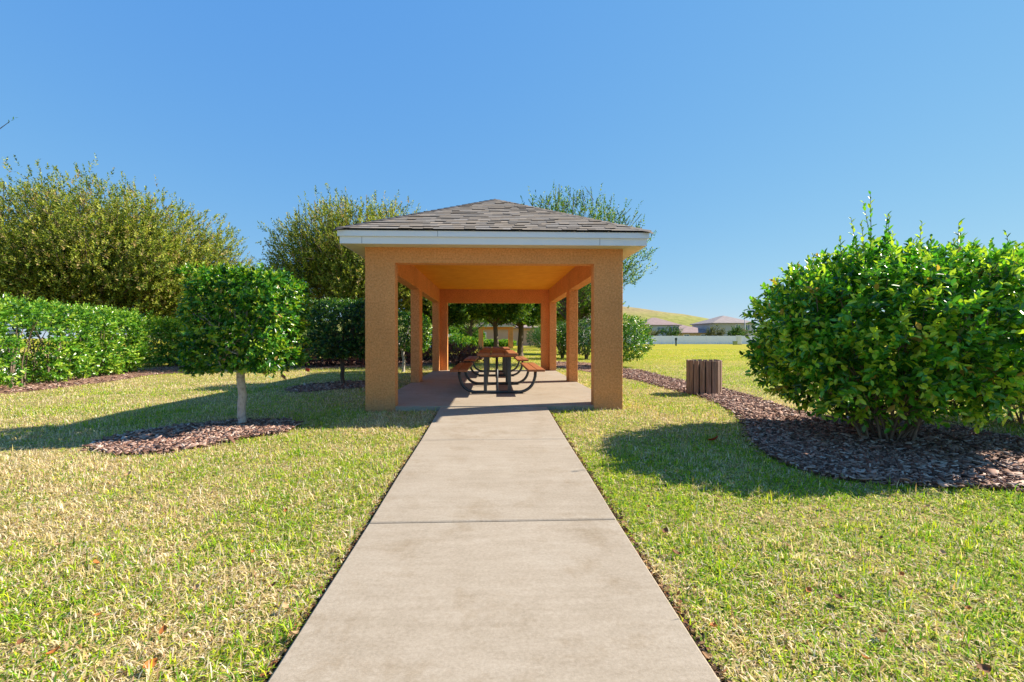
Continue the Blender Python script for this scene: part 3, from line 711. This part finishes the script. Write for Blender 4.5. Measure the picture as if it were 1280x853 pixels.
# ------------------------------------------------------------------ litter bin with wooden slats
x, y = ground(880, 492.5)
r = empty("litter_bin", (x, y, float(zg(y))), "round litter bin of weathered brown wooden slats on the mulch strip", "litter bin")
b = MB(); n = 18; Rb = .325
for k in range(n):
    a = (k+.5)*2*math.pi/n; h = .705+random.uniform(-.008, .008); wv = .046
    b.box(-wv, wv, -.018, .018, .015, h, .006, Matrix.Rotation(a, 4, 'Z') @ Matrix.Translation((0, Rb, 0)) @ Matrix.Rotation(random.uniform(-.03, .03), 4, 'Z'))
b.build("slats", M["binslat"], r)
for z in (.12, .58):
    b = MB(); seg = 40
    ro, ri = Rb-.0195, Rb-.027
    vs = [[b.b.verts.new((q*math.cos(2*math.pi*k/seg), q*math.sin(2*math.pi*k/seg), zz)) for k in range(seg)] for q, zz in ((ro, z), (ro, z+.04), (ri, z+.04), (ri, z))]
    for i in range(4):
        for k in range(seg): b.b.faces.new((vs[i][k], vs[i][(k+1) % seg], vs[(i+1) % 4][(k+1) % seg], vs[(i+1) % 4][k]))
    b.build("hoop", M["steel"], r)
b = MB(); b.tube([(0, 0, .03), (0, 0, .66)], [.285, .29], 28, cap=False)
lo = bmesh.ops.create_circle(b.b, cap_ends=True, radius=.285, segments=28); bmesh.ops.translate(b.b, verts=lo["verts"], vec=(0, 0, .03))
b.build("liner", M["liner"], r)

# ------------------------------------------------------------------ mulch beds and chips
def gp(pts): return [ground(*q) for q in pts]
bedR = gp([(776, 461), (800, 463), (830, 471), (860, 478), (905, 487), (940, 497), (985, 512), (1040, 523), (1120, 528), (1200, 536), (1290, 552), (1420, 585), (1420, 625), (1290, 616), (1200, 612), (1100, 607), (1030, 598), (985, 583), (955, 567), (938, 550), (932, 533), (920, 520), (898, 506), (868, 494), (835, 487), (800, 477), (776, 472)])
bedR2 = gp([(690, 452), (740, 454), (779, 462), (779, 471), (740, 466), (690, 459)])
bedT = gp([(112, 563), (125, 553), (165, 543), (230, 534), (300, 527.5), (362, 527), (374, 533), (355, 542), (310, 548), (262, 559), (205, 568), (150, 571)])
bedT2 = gp([(355, 487), (385, 481), (430, 477.5), (474, 477), (484, 480), (474, 484), (430, 487), (385, 491), (362, 491)])
bedL = gp([(-60, 487), (20, 482), (110, 471), (190, 461), (235, 455), (262, 456), (285, 459), (240, 466), (190, 469), (140, 477), (80, 485), (20, 492), (-60, 499)])
bedB = gp([(270, 452), (340, 451), (420, 450), (500, 450), (560, 447), (606, 445), (606, 449), (560, 456), (500, 459), (420, 460.5), (340, 460), (270, 459)])
def bed(name, poly, lift, label, nchip, cs, group=None, pal=None):
    poly = [tuple(map(float, q)) for q in poly]; P = np.array(poly); c = P.mean(0)
    b = MB(); n = len(poly)
    def vz(q, t): return b.b.verts.new((q[0], q[1], float(zg(q[1]))+.006+lift*t))
    bmf = bmesh.new()
    vs = [bmf.verts.new((q[0], q[1], 0)) for q in poly]; bmf.faces.new(vs)
    bmesh.ops.triangulate(bmf, faces=bmf.faces[:]); bmesh.ops.subdivide_edges(bmf, edges=bmf.edges[:], cuts=2, use_grid_fill=True)
    for v in bmf.verts:
        bd = v.is_boundary; v.co.z = float(zg(v.co.y))+(.012 if bd else .012+lift)
    me = bpy.data.meshes.new(name); bmesh.ops.recalc_face_normals(bmf, faces=bmf.faces[:]); bmf.to_mesh(me); bmf.free(); b.b.free()
    me.materials.append(M["mulchbase"]); o = bpy.data.objects.new(name, me); col.objects.link(o); tag(o, kind="structure")
    lo, hi = P.min(0), P.max(0); q = rng.uniform(lo, hi, (nchip*8, 2)); q = q[inpoly(q, poly)]
    # denser near the camera
    d2 = (q**2).sum(1); q = q[rng.random(len(q)) < np.clip(45/d2, .12, 1)][:nchip]; n = len(q); q = q+rng.normal(0, .045, q.shape)*(rng.random((n, 1)) < .5)
    return q, lift, cs
chips = [(bed("mulch", bedR, .02, "", 15000, 1)), bed("mulch", bedR2, .02, "", 500, 1.5), bed("mulch", bedT, .018, "", 4200, 1), bed("mulch", bedT2, .02, "", 700, 1.2), bed("mulch", bedL, .02, "", 2500, 1.2), bed("mulch", bedB, .02, "", 1500, 1.6)]
CV, CT, CC, o = [], [], [], 0
CP = np.array([(.17, .085, .06), (.29, .17, .125), (.41, .27, .21), (.52, .40, .33), (.075, .045, .035)])
for q, lift, cs in chips:
    n = len(q)
    if not n: continue
    z = zg(q[:, 1])+.012+lift*.75+rng.uniform(0, .016, n)
    a = rng.uniform(0, 6.28, n); u = np.stack([np.cos(a), np.sin(a), rng.normal(0, .28, n)], 1); u = unit(u)
    nn = unit(np.array([0, 0, 1.])+rng.normal(0, .3, (n, 3))); s = unit(np.cross(nn, u)); nn = np.cross(u, s)
    l = (rng.gamma(2.2, .0085, n)+.007)*cs; w_ = l*rng.uniform(.22, .5, n); t = .005*cs
    ctr = np.stack([q[:, 0], q[:, 1], z], 1)
    sg = np.array([(i, j, k) for i in (-1, 1) for j in (-1, 1) for k in (-1, 1)], float)
    B = ctr[:, None]+u[:, None]*(sg[None, :, 0:1]*l[:, None, None])+s[:, None]*(sg[None, :, 1:2]*w_[:, None, None]*(1-.35*(sg[None, :, 0:1] > 0)))+nn[:, None]*sg[None, :, 2:3]*t
    Fq = np.array([(0, 1, 3, 2), (4, 6, 7, 5), (0, 4, 5, 1), (2, 3, 7, 6), (1, 5, 7, 3), (0, 2, 6, 4)])
    CV.append(B.reshape(-1, 3)); CT.append((np.arange(n)[:, None, None]*8+Fq[None]).reshape(-1, 4)+o); o += n*8
    CC.append(np.repeat(CP[rng.choice(5, n, p=[.3, .28, .2, .1, .12])]*rng.uniform(.8, 1.2, (n, 1)), 8, 0))
tag(npmesh("mulch_chips", np.vstack(CV), np.vstack(CT), M["chip"], None, np.vstack(CC)), kind="stuff")

# crumbs of dead leaves in the gap along the path
n = 1500; yy = rng.uniform(.9, 7.2, n); sdn = np.where(rng.random(n) < .68, 1, -1); xx = sdn*(HW+.006+np.abs(rng.normal(0, .022, n)))
A_ = rdir(n)*np.array([1, 1, .35]); V, T, C = leaves(np.stack([xx, yy, zg(yy)+.012], 1), unit(A_), unit(np.array([0, 0, 1.])+rng.normal(0, .5, (n, 3))), rng.uniform(.012, .04, n), rng.uniform(.008, .02, n),
    np.array([(.24, .09, .03), (.12, .06, .035), (.36, .2, .09), (.05, .03, .02)])[rng.choice(4, n)]*rng.uniform(.8, 1.2, (n, 1)))
tag(npmesh("leaf_litter", V, T, M["deadleaf"], None, C), kind="stuff")

# ------------------------------------------------------------------ grass blades
def vnoise(x, y, s, seed):
    g = np.random.default_rng(seed).random((64, 64)); u, v = x*s+17.3, y*s+9.1
    i, j = np.floor(u).astype(int), np.floor(v).astype(int); fu, fv = u-i, v-j; fu = fu*fu*(3-2*fu); fv = fv*fv*(3-2*fv)
    G = lambda a, b: g[a % 64, b % 64]
    return (G(i, j)*(1-fu)+G(i+1, j)*fu)*(1-fv)+(G(i, j+1)*(1-fu)+G(i+1, j+1)*fu)*fv
pts = []
for d0, d1, dens in ((.9, 3, 10500), (3, 5, 8000), (5, 8, 4200), (8, 12, 1700), (12, 18, 650), (18, 30, 190), (30, 50, 45)):
    sl_ = 1.2; hw1 = d1*sl_+1.5
    n = int(dens*(d1-d0)*2*hw1); q = np.stack([rng.uniform(-hw1, hw1, n), rng.uniform(d0, d1, n)], 1)
    q = q[np.abs(q[:, 0]-.04*q[:, 1]) < q[:, 1]*sl_+1.2]
    pts.append(q)
q = np.vstack(pts)
ok = (np.abs(q[:, 0]) > HW+.002+.032*vnoise(q[:, 0]*0+3*np.sign(q[:, 0]), q[:, 1], 3.0, 5)+.03*(rng.random(len(q)) > .5)) | (q[:, 1] > 7.25)
ok &= ~((np.abs(q[:, 0]-PX) < PHW+.015) & (q[:, 1] > PY0-.0) & (q[:, 1] < PY1+.02))
for pl in (bedR, bedR2, bedT, bedT2, bedL, bedB):
    jit = rng.normal(0, .055, q.shape); ok &= ~inpoly(q+jit, [tuple(v) for v in pl])
q = q[ok]; n = len(q); dist = q[:, 1]
# thin and thick patches
dens = .12+.7*vnoise(q[:, 0], q[:, 1], 1.3, 1)+.3*vnoise(q[:, 0], q[:, 1], 5.0, 2)+.85*vnoise(q[:, 0], q[:, 1], 16.0, 6)
m = rng.random(n) < dens; q = q[m]; dist = dist[m]; n = len(q)
grow = np.interp(dist, [1.5, 5, 10, 20, 50], [1, 1.15, 1.6, 2.4, 5])
hgt = rng.gamma(5, .0058, n)*np.interp(dist, [1.5, 10, 50], [1, 1.1, 1.6])+.008
hgt *= .55+.5*vnoise(q[:, 0], q[:, 1], 4.0, 3)+.55*vnoise(q[:, 0], q[:, 1], 14.0, 4)
wid = rng.uniform(.0017, .0036, n)*grow
a = rng.uniform(0, 6.28, n); lean = np.radians(np.clip(rng.normal(50, 25, n), 5, 89))
flat = rng.random(n) < .55; lean[flat] = np.radians(rng.uniform(68, 92, flat.sum()))
hd = np.stack([np.cos(a), np.sin(a), np.zeros(n)], 1); sd = np.stack([-np.sin(a), np.cos(a), np.zeros(n)], 1)
B = np.stack([q[:, 0], q[:, 1], zg(q[:, 1])-.004], 1)
midp = B+hd*(hgt*.45*np.sin(lean*.7))[:, None]+np.array([0, 0, 1])*(hgt*.55*np.cos(lean*.7))[:, None]
tipp = midp+hd*(hgt*.6*np.sin(np.minimum(lean*1.35, 1.7)))[:, None]+np.array([0, 0, 1])*(hgt*.55*np.cos(np.minimum(lean*1.35, 1.7)))[:, None]
ws = (sd*wid[:, None])
P = np.stack([B-ws*.7, B+ws*.7, midp+ws, midp-ws, tipp], 1)
T = (np.arange(n)[:, None, None]*5+np.array([(0, 1, 2), (0, 2, 3), (3, 2, 4)])[None]).reshape(-1, 3)
left = np.clip((-q[:, 0]+.5)/2.0, 0, 1); field = np.clip((q[:, 0]-3.2)/1.5, 0, 1)*np.clip((dist-9)/5, 0, 1)
pd = .38+.24*left*np.interp(dist, [2, 5, 12], [.75, 1.1, 1.2])+.10*np.clip(1-np.abs(dist-8)/4, 0, 1)*(q[:, 0] > 0)-.16*field
pd += .75*(vnoise(q[:, 0], q[:, 1], .9, 11)-.5)+.45*(vnoise(q[:, 0], q[:, 1], 3.1, 12)-.5)+.5*(vnoise(q[:, 0], q[:, 1], 11.0, 13)-.5)
dry = rng.random(n) < np.clip(pd, .06, .92)
gr = np.array([(.22, .43, .018), (.42, .58, .02), (.62, .66, .035), (.08, .21, .014)]); dr = np.array([(.80, .64, .37), (.92, .79, .58), (.52, .33, .17), (.76, .63, .24)])
c = np.where(dry[:, None], dr[rng.choice(4, n, p=[.35, .3, .15, .2])], gr[rng.choice(4, n, p=[.3, .36, .22, .12])])
c = np.array([.90, .90, .90])*c*rng.uniform(.72, 1.28, (n, 1))
tag(npmesh("grass", P.reshape(-1, 3), T, M["grass"], None, np.repeat(c, 5, 0)), kind="stuff")
print("grass blades", n)

# ------------------------------------------------------------------ fallen leaves
def leaf_mesh(colr):
    n = 9; V = []; C = []
    for i in range(n):
        t = i/(n-1); wv = math.sin(math.pi*min(t*.96+.02, 1))**.8*.38
        V += [(t-.5, -wv, .16*(2*t-1)**2+.18), (t-.5, 0, .16*(2*t-1)**2), (t-.5, wv, .16*(2*t-1)**2+.14)]
    T = []
    for i in range(n-1):
        for k in (0, 1): a = i*3+k; T.append((a, a+3, a+4, a+1))
    return np.array(V), T, np.array([colr]*len(V))
protos = []
for cname, cl in (("orange", (.42, .15, .035)), ("brown", (.20, .085, .035)), ("tan", (.48, .30, .15)), ("red", (.45, .06, .02))):
    protos.append((cname, cl, None))
spots = [(325, 655, 0), (118, 712, 2), (185, 640, 0), (575, 0, 0)]
leaf_px = [(118, 713, 0), (203, 800, 0), (120, 780, 0), (25, 815, 1), (65, 828, 0), (185, 640, 2), (315, 698, 0), (357, 645, 0), (215, 597, 1), (265, 622, 2), (160, 598, 2), (28, 612, 1), (70, 690, 2), (245, 745, 2), (355, 770, 2), (185, 845, 0), (95, 760, 2), (365, 805, 2), (340, 742, 1),
           (1103, 681, 1), (1128, 727, 0), (1012, 748, 0), (1049, 758, 1), (1085, 836, 0), (1213, 772, 0), (1232, 850, 1), (1105, 802, 1), (1180, 700, 2), (985, 690, 2), (950, 655, 2), (1240, 660, 2), (845, 700, 1), (870, 745, 1), (893, 795, 0), (832, 672, 1), (812, 640, 0), (1160, 640, 2), (1030, 640, 2), (893, 554, 3), (720, 528, 2), (900, 628, 2)]
pm = {}
for px, py, k in leaf_px:
    x, y = ground(px, py); cname, cl, _ = protos[k]
    if k not in pm:
        V, T, C = leaf_mesh(cl); ob = npmesh("fallen_leaf", V, T, M["deadleaf"], None, C, True); pm[k] = ob
    else:
        ob = pm[k].copy(); col.objects.link(ob)
    s = random.uniform(.028, .055) if k != 3 else .12
    ob.scale = (s, s, s); ob.location = (x, y, float(zg(y))+.034); ob.rotation_euler = (random.uniform(-.5, .5), random.uniform(-.5, .5), random.uniform(0, 6.28))
    ob["category"] = "leaf"
    if k == 3: ob["label"] = "red fallen leaf lying in the bush's shadow on the right lawn"; continue
    side = "left" if px < 600 else "right"
    ob["label"] = f"{cname} dry leaf fallen on the grass {side} of the path"; ob["group"] = f"{cname} leaves fallen on the {side} lawn"

# small marker flags on the left lawn
for px, py, lab in ((381.5, 471, "small red marker flag on the lawn between the two nearest topiary trees"), (350.5, 479, "small dull orange marker flag half hidden under the nearest topiary crown")):
    x, y = ground(px, py); r = empty("marker_flag", (x, y, float(zg(y))), lab, "flag", "marker flags on the left lawn")
    b = MB(); b.tube([(0, 0, -.02), (.01, 0, .27)], .0025, 5); b.build("wire", M["steel"], r)
    fm = mat("flag_red", (.55, .05, .02) if px > 370 else (.45, .12, .04), .5)[0]
    V = [(i/5*.12+.008, .012*math.sin(i*1.4), .27-j/2*.1-.012*i*(px < 370)-.006*i) for i in range(6) for j in range(3)]
    V = V+[(a_, b_+.002, c_) for a_, b_, c_ in V]; T = [(i*3+j+o_, i*3+j+1+o_, i*3+j+4+o_, i*3+j+3+o_) for o_ in (0, 18) for i in range(5) for j in range(2)]
    npmesh("flag", np.array(V), T, fm, r)

# ------------------------------------------------------------------ far side of the field
def house(px, Z, w_, d_, ht, slope, wall, roofc, label, wins, rz=0.0, wing=None, door=None):
    r = empty("house", gl(px, Z), label, "house", "houses beyond the far fence", rz)
    b = MB(); b.prism([(-w_/2, 0), (w_/2, 0), (w_/2, d_), (-w_/2, d_)], -.2, ht, top=False); b.build("wall", wall, r)
    b = MB(); o = .5; hw = min(w_, d_)/2+o; zt = ht+hw*slope
    A = [(-w_/2-o, -o), (w_/2+o, -o), (w_/2+o, d_+o), (-w_/2-o, d_+o)]
    lo = [b.b.verts.new((*q, ht-.15)) for q in A]; hi = [b.b.verts.new((*q, ht+.03)) for q in A]
    if w_ >= d_: rg = [(-w_/2-o+hw, d_/2), (w_/2+o-hw, d_/2)]
    else: rg = [(0, -o+hw), (0, d_+o-hw)]
    t = [b.b.verts.new((*q, zt)) for q in rg]
    for i in range(4): b.b.faces.new((lo[i], lo[(i+1) % 4], hi[(i+1) % 4], hi[i]))
    b.b.faces.new(lo[::-1])
    if w_ >= d_: fs = [(hi[0], hi[1], t[1], t[0]), (hi[1], hi[2], t[1]), (hi[2], hi[3], t[0], t[1]), (hi[3], hi[0], t[0])]
    else: fs = [(hi[0], hi[1], t[0]), (hi[1], hi[2], t[1], t[0]), (hi[2], hi[3], t[1]), (hi[3], hi[0], t[0], t[1])]
    for f in fs: b.b.faces.new(f)
    b.build("roof", roofc, r)
    for wx, wz, ww, wh in wins:
        b = MB(); b.box(wx-ww/2-.12, wx+ww/2+.12, -.06, -.003, wz-.12, wz+wh+.12); fr = b.build("window", M["white"], r)
        b = MB(); b.box(wx-ww/2, wx-.04, -.075, -.063, wz, wz+wh); b.box(wx+.04, wx+ww/2, -.075, -.063, wz, wz+wh); b.build("pane", M["glass"], fr)
    return r
gm, gnt, gp_ = mat("window_glass", (.10, .15, .20), .08, .6); M["glass"] = gm
grey = varied("grey_render", (.40, .40, .41), (.46, .46, .47), .8, .9, .2); sage = varied("grey_green_render", (.42, .46, .48), (.48, .52, .54), .8, .9, .2)
tanw = varied("tan_render", (.58, .40, .20), (.64, .46, .25), .8, .9, .2); pink = varied("pinkish_render", (.50, .30, .22), (.56, .36, .27), .5, .9, .2)
beige = varied("beige_render", (.6, .54, .46), (.66, .6, .52), .5, .9, .2)
rb = varied("brown_tile_roof", (.26, .185, .17), (.34, .25, .23), 1.2, .9, .2, 6, .6, .05); rg_ = varied("grey_tile_roof", (.25, .21, .20), (.33, .28, .27), 1.2, .9, .2, 6, .6, .05)
house(825, 118, 10, 9, 4.7, .42, sage, rb, "two storey grey green house with brown hip roof at the foot of the hill", [(-3.6, 3.0, 1.0, 1.2), (.2, 2.6, 1.9, 1.5), (3.2, 3.0, 1.0, 1.2), (0, .6, 2, 1.4)])
house(871, 113, 9.5, 8, 2.6, .36, tanw, rb, "low tan house with wide brown roof between the two tall houses", [(-2.6, 1.0, 1.2, 1.1), (1.8, 1.0, 1.4, 1.1)])
house(853, 124, 8, 7, 3.8, .36, beige, rb, "middle roofed house partly hidden behind the low tan house", [(0, 2.2, 1.2, 1.1)])
house(792, 130, 7, 9, 4.3, .38, beige, rb, "house partly hidden by the round bush, leftmost in the row beyond the fence", [(1.6, 2.8, 1.1, 1.2), (2.9, 2.8, .8, 1.2)])
house(918, 112, 10.5, 12, 5.0, .36, grey, rg_, "tall grey house with grey hip roof right of the others, beside the lamp post", [(.9, 3.3, 1.0, 1.2), (3.3, 3.3, 1.0, 1.2), (2, .8, 1.6, 1.3)])
house(637, 74, 10, 7, 2.95, .16, pink, rb, "pinkish stucco house wall seen through the pavilion behind the far stucco frame", [(-4.3, 1.0, .8, 1.1)])
house(566, 92, 9, 8, 3.0, .35, beige, rg_, "pale house glimpsed among trees through the left side of the pavilion", [(-2.0, 1.1, 1.4, 1.2), (2.2, 1.1, 1.4, 1.2)])
house(722, 88, 12, 9, 4.6, .35, beige, rg_, "pale two storey house glimpsed between the right hand pavilion columns", [(-2, 2.8, 1.2, 1.2), (2, 2.8, 1.2, 1.2)])
for px, Z, hw, ht, words in ((812, 104, 2.2, 3.3, "grey green tree in front of the leftmost visible house windows"), (838, 102, 2.3, 3.6, "dark round tree in front of the grey green house"), (894, 103, 1.9, 3.5, "dusty tree between the low tan house and the tall grey house"), (919, 101, 1.8, 3.3, "dark small tree in front of the tall grey house"), (928, 103, 1.3, 2.9, "pale small tree beside the lamp post")):
    tree("garden_tree", gl(px, Z), words, 1.0, ht*.6+.3, (hw, hw, ht*.42), 40, 380, 8, .28, [(3, (.06, .08, .03)), (3, (.11, .13, .06)), (2, (.17, .18, .10))] if px not in (838, 919) else DARK, .1, "garden trees along the far fence", low=-.5, sprL=.6)
# lamp post
lx, ly = at_z(931, 108); r = empty("lamp_post", (lx, ly, float(zg(ly))), "slim grey lamp post beside the tall grey house", "street lamp")
gal = mat("galvanised_steel", (.35, .36, .37), .5, .5)[0]
b = MB(); b.tube([(0, 0, -.1), (0, 0, .5), (0, 0, 8.0)], [.14, .11, .075], 10); b.build("pole", gal, r)
b = MB(); b.tube([(0, 0, 7.8), (.5, 0, 8.15), (1.3, 0, 8.25)], .05, 8); b.build("arm", gal, r)
b = MB(); b.box(1.1, 1.85, -.16, .16, 8.2, 8.36, .04); b.build("lamp_head", gal, r)
# dark post in the field
x, y = ground(845, 432.5); r = empty("marker_post", (x, y, float(zg(y))), "dark green post standing alone in the field before the white fence", "post")
pm_ = mat("dark_green_paint", (.02, .05, .05), .5)[0]
b = MB(); b.box(-.09, .09, -.09, .09, -.1, .85, .01); b.build("shaft", pm_, r)
b = MB(); b.box(-.15, .15, -.13, .13, .852, 1.28, .03); b.build("head", pm_, r)
# utility cabinets by the fence
x, y = ground(923.3, 431); r = empty("utility_cabinet", (x, y, float(zg(y))), "white utility cabinet at the fence near the right bush", "utility box")
wm = mat("cabinet_white", (.75, .74, .70), .5)[0]; gm2 = mat("cabinet_green", (.35, .38, .12), .5)[0]
b = MB(); b.box(-.42, .42, -.3, .3, .1, 1.75, .03); b.build("cabinet", wm, r)
b = MB(); b.box(-.36, .36, -.32, -.303, .2, 1.65); b.build("door", wm, r)
b = MB(); b.box(-.5, .5, -.38, .38, -.1, .098); b.build("plinth", M["concrete"], r)
x, y = ground(918.8, 431.2); r = empty("utility_cabinet", (x, y, float(zg(y))), "low yellow green utility box left of the white cabinet", "utility box")
b = MB(); b.box(-.32, .32, -.3, .3, .0, .62, .03); b.build("cabinet", gm2, r)
b = MB(); b.prism([(-.35, -.33), (.35, -.33), (.35, .33), (-.35, .33)], .622, .70); b.build("lid", gm2, r)
# pavement along the far fence (pale strip)
a_, b_ = at_z(700, 93), at_z(1200, 94.5); d_ = np.array(b_)-np.array(a_); n_ = np.array((-d_[1], d_[0]))/np.linalg.norm(d_)
q = [np.array(a_)-n_*1.0, np.array(b_)-n_*1.0, np.array(b_)+n_*.5, np.array(a_)+n_*.5]
npz = [(v[0], v[1], float(zg(v[1]))+.02) for v in q]
tag(npmesh("pavement", np.array(npz), [(0, 1, 2, 3)], M["concrete"]), kind="structure")
# hill
hpx = [200, 420, 560, 640, 700, 760, 780, 800, 825, 850, 872, 895, 915, 940, 980]; hpy = [418, 400, 386, 380, 379, 381, 383, 385.3, 388.6, 391.4, 396, 403, 411, 419, 424]
Zh = 330.; hs = np.linspace(200, 980, 120); hX = np.array([at_z(p_, Zh)[0] for p_ in hs]); hh = (HOR-np.interp(hs, hpx, hpy))*Zh/F+H
us = np.linspace(0, 1, 24); Vh = []
for u in us:
    Yv = 240+u*260; prof = math.sin(min(u/.36, 1)*math.pi/2)**1.2 if u < .36 else (1 if u < .6 else math.cos((u-.6)/.4*math.pi/2))
    for X_, h_ in zip(hX, hh): Vh.append((X_, Yv, max(h_*prof, -.5)-.3+.25*math.sin(X_*.11+Yv*.05)*prof))
I = (np.arange(23)[:, None]*120+np.arange(119)[None]).ravel()
m, nt, p = mat("hill_cover", (.2, .2, .05), 1, .1)
sx = nd(nt, "ShaderNodeSeparateXYZ"); cc = coords(nt); nt.links.new(cc, sx.inputs[0])
ad = nd(nt, "ShaderNodeMath", operation='MULTIPLY_ADD'); ad.inputs[1].default_value = 9.0; nt.links.new(noise(nt, .03, 5, .6, cc), ad.inputs[0]); nt.links.new(sx.outputs[2], ad.inputs[2])
dv = nd(nt, "ShaderNodeMath", operation='DIVIDE'); dv.inputs[1].default_value = 34; nt.links.new(ad.outputs[0], dv.inputs[0])
c = ramp(nt, dv.outputs[0], [(.25, (.19, .22, .04)), (.52, (.27, .28, .055)), (.62, (.31, .26, .10)), (.72, (.33, .24, .13))])
nt.links.new(mixc(nt, .45, c, ramp(nt, noise(nt, .25, 5, .7, cc), [(.35, (.07, .08, .03)), (.65, (.34, .30, .12))])), p.inputs["Base Color"])
tag(npmesh("hill", np.array(Vh), np.stack([I, I+1, I+121, I+120], 1), m, smooth=True), kind="structure")
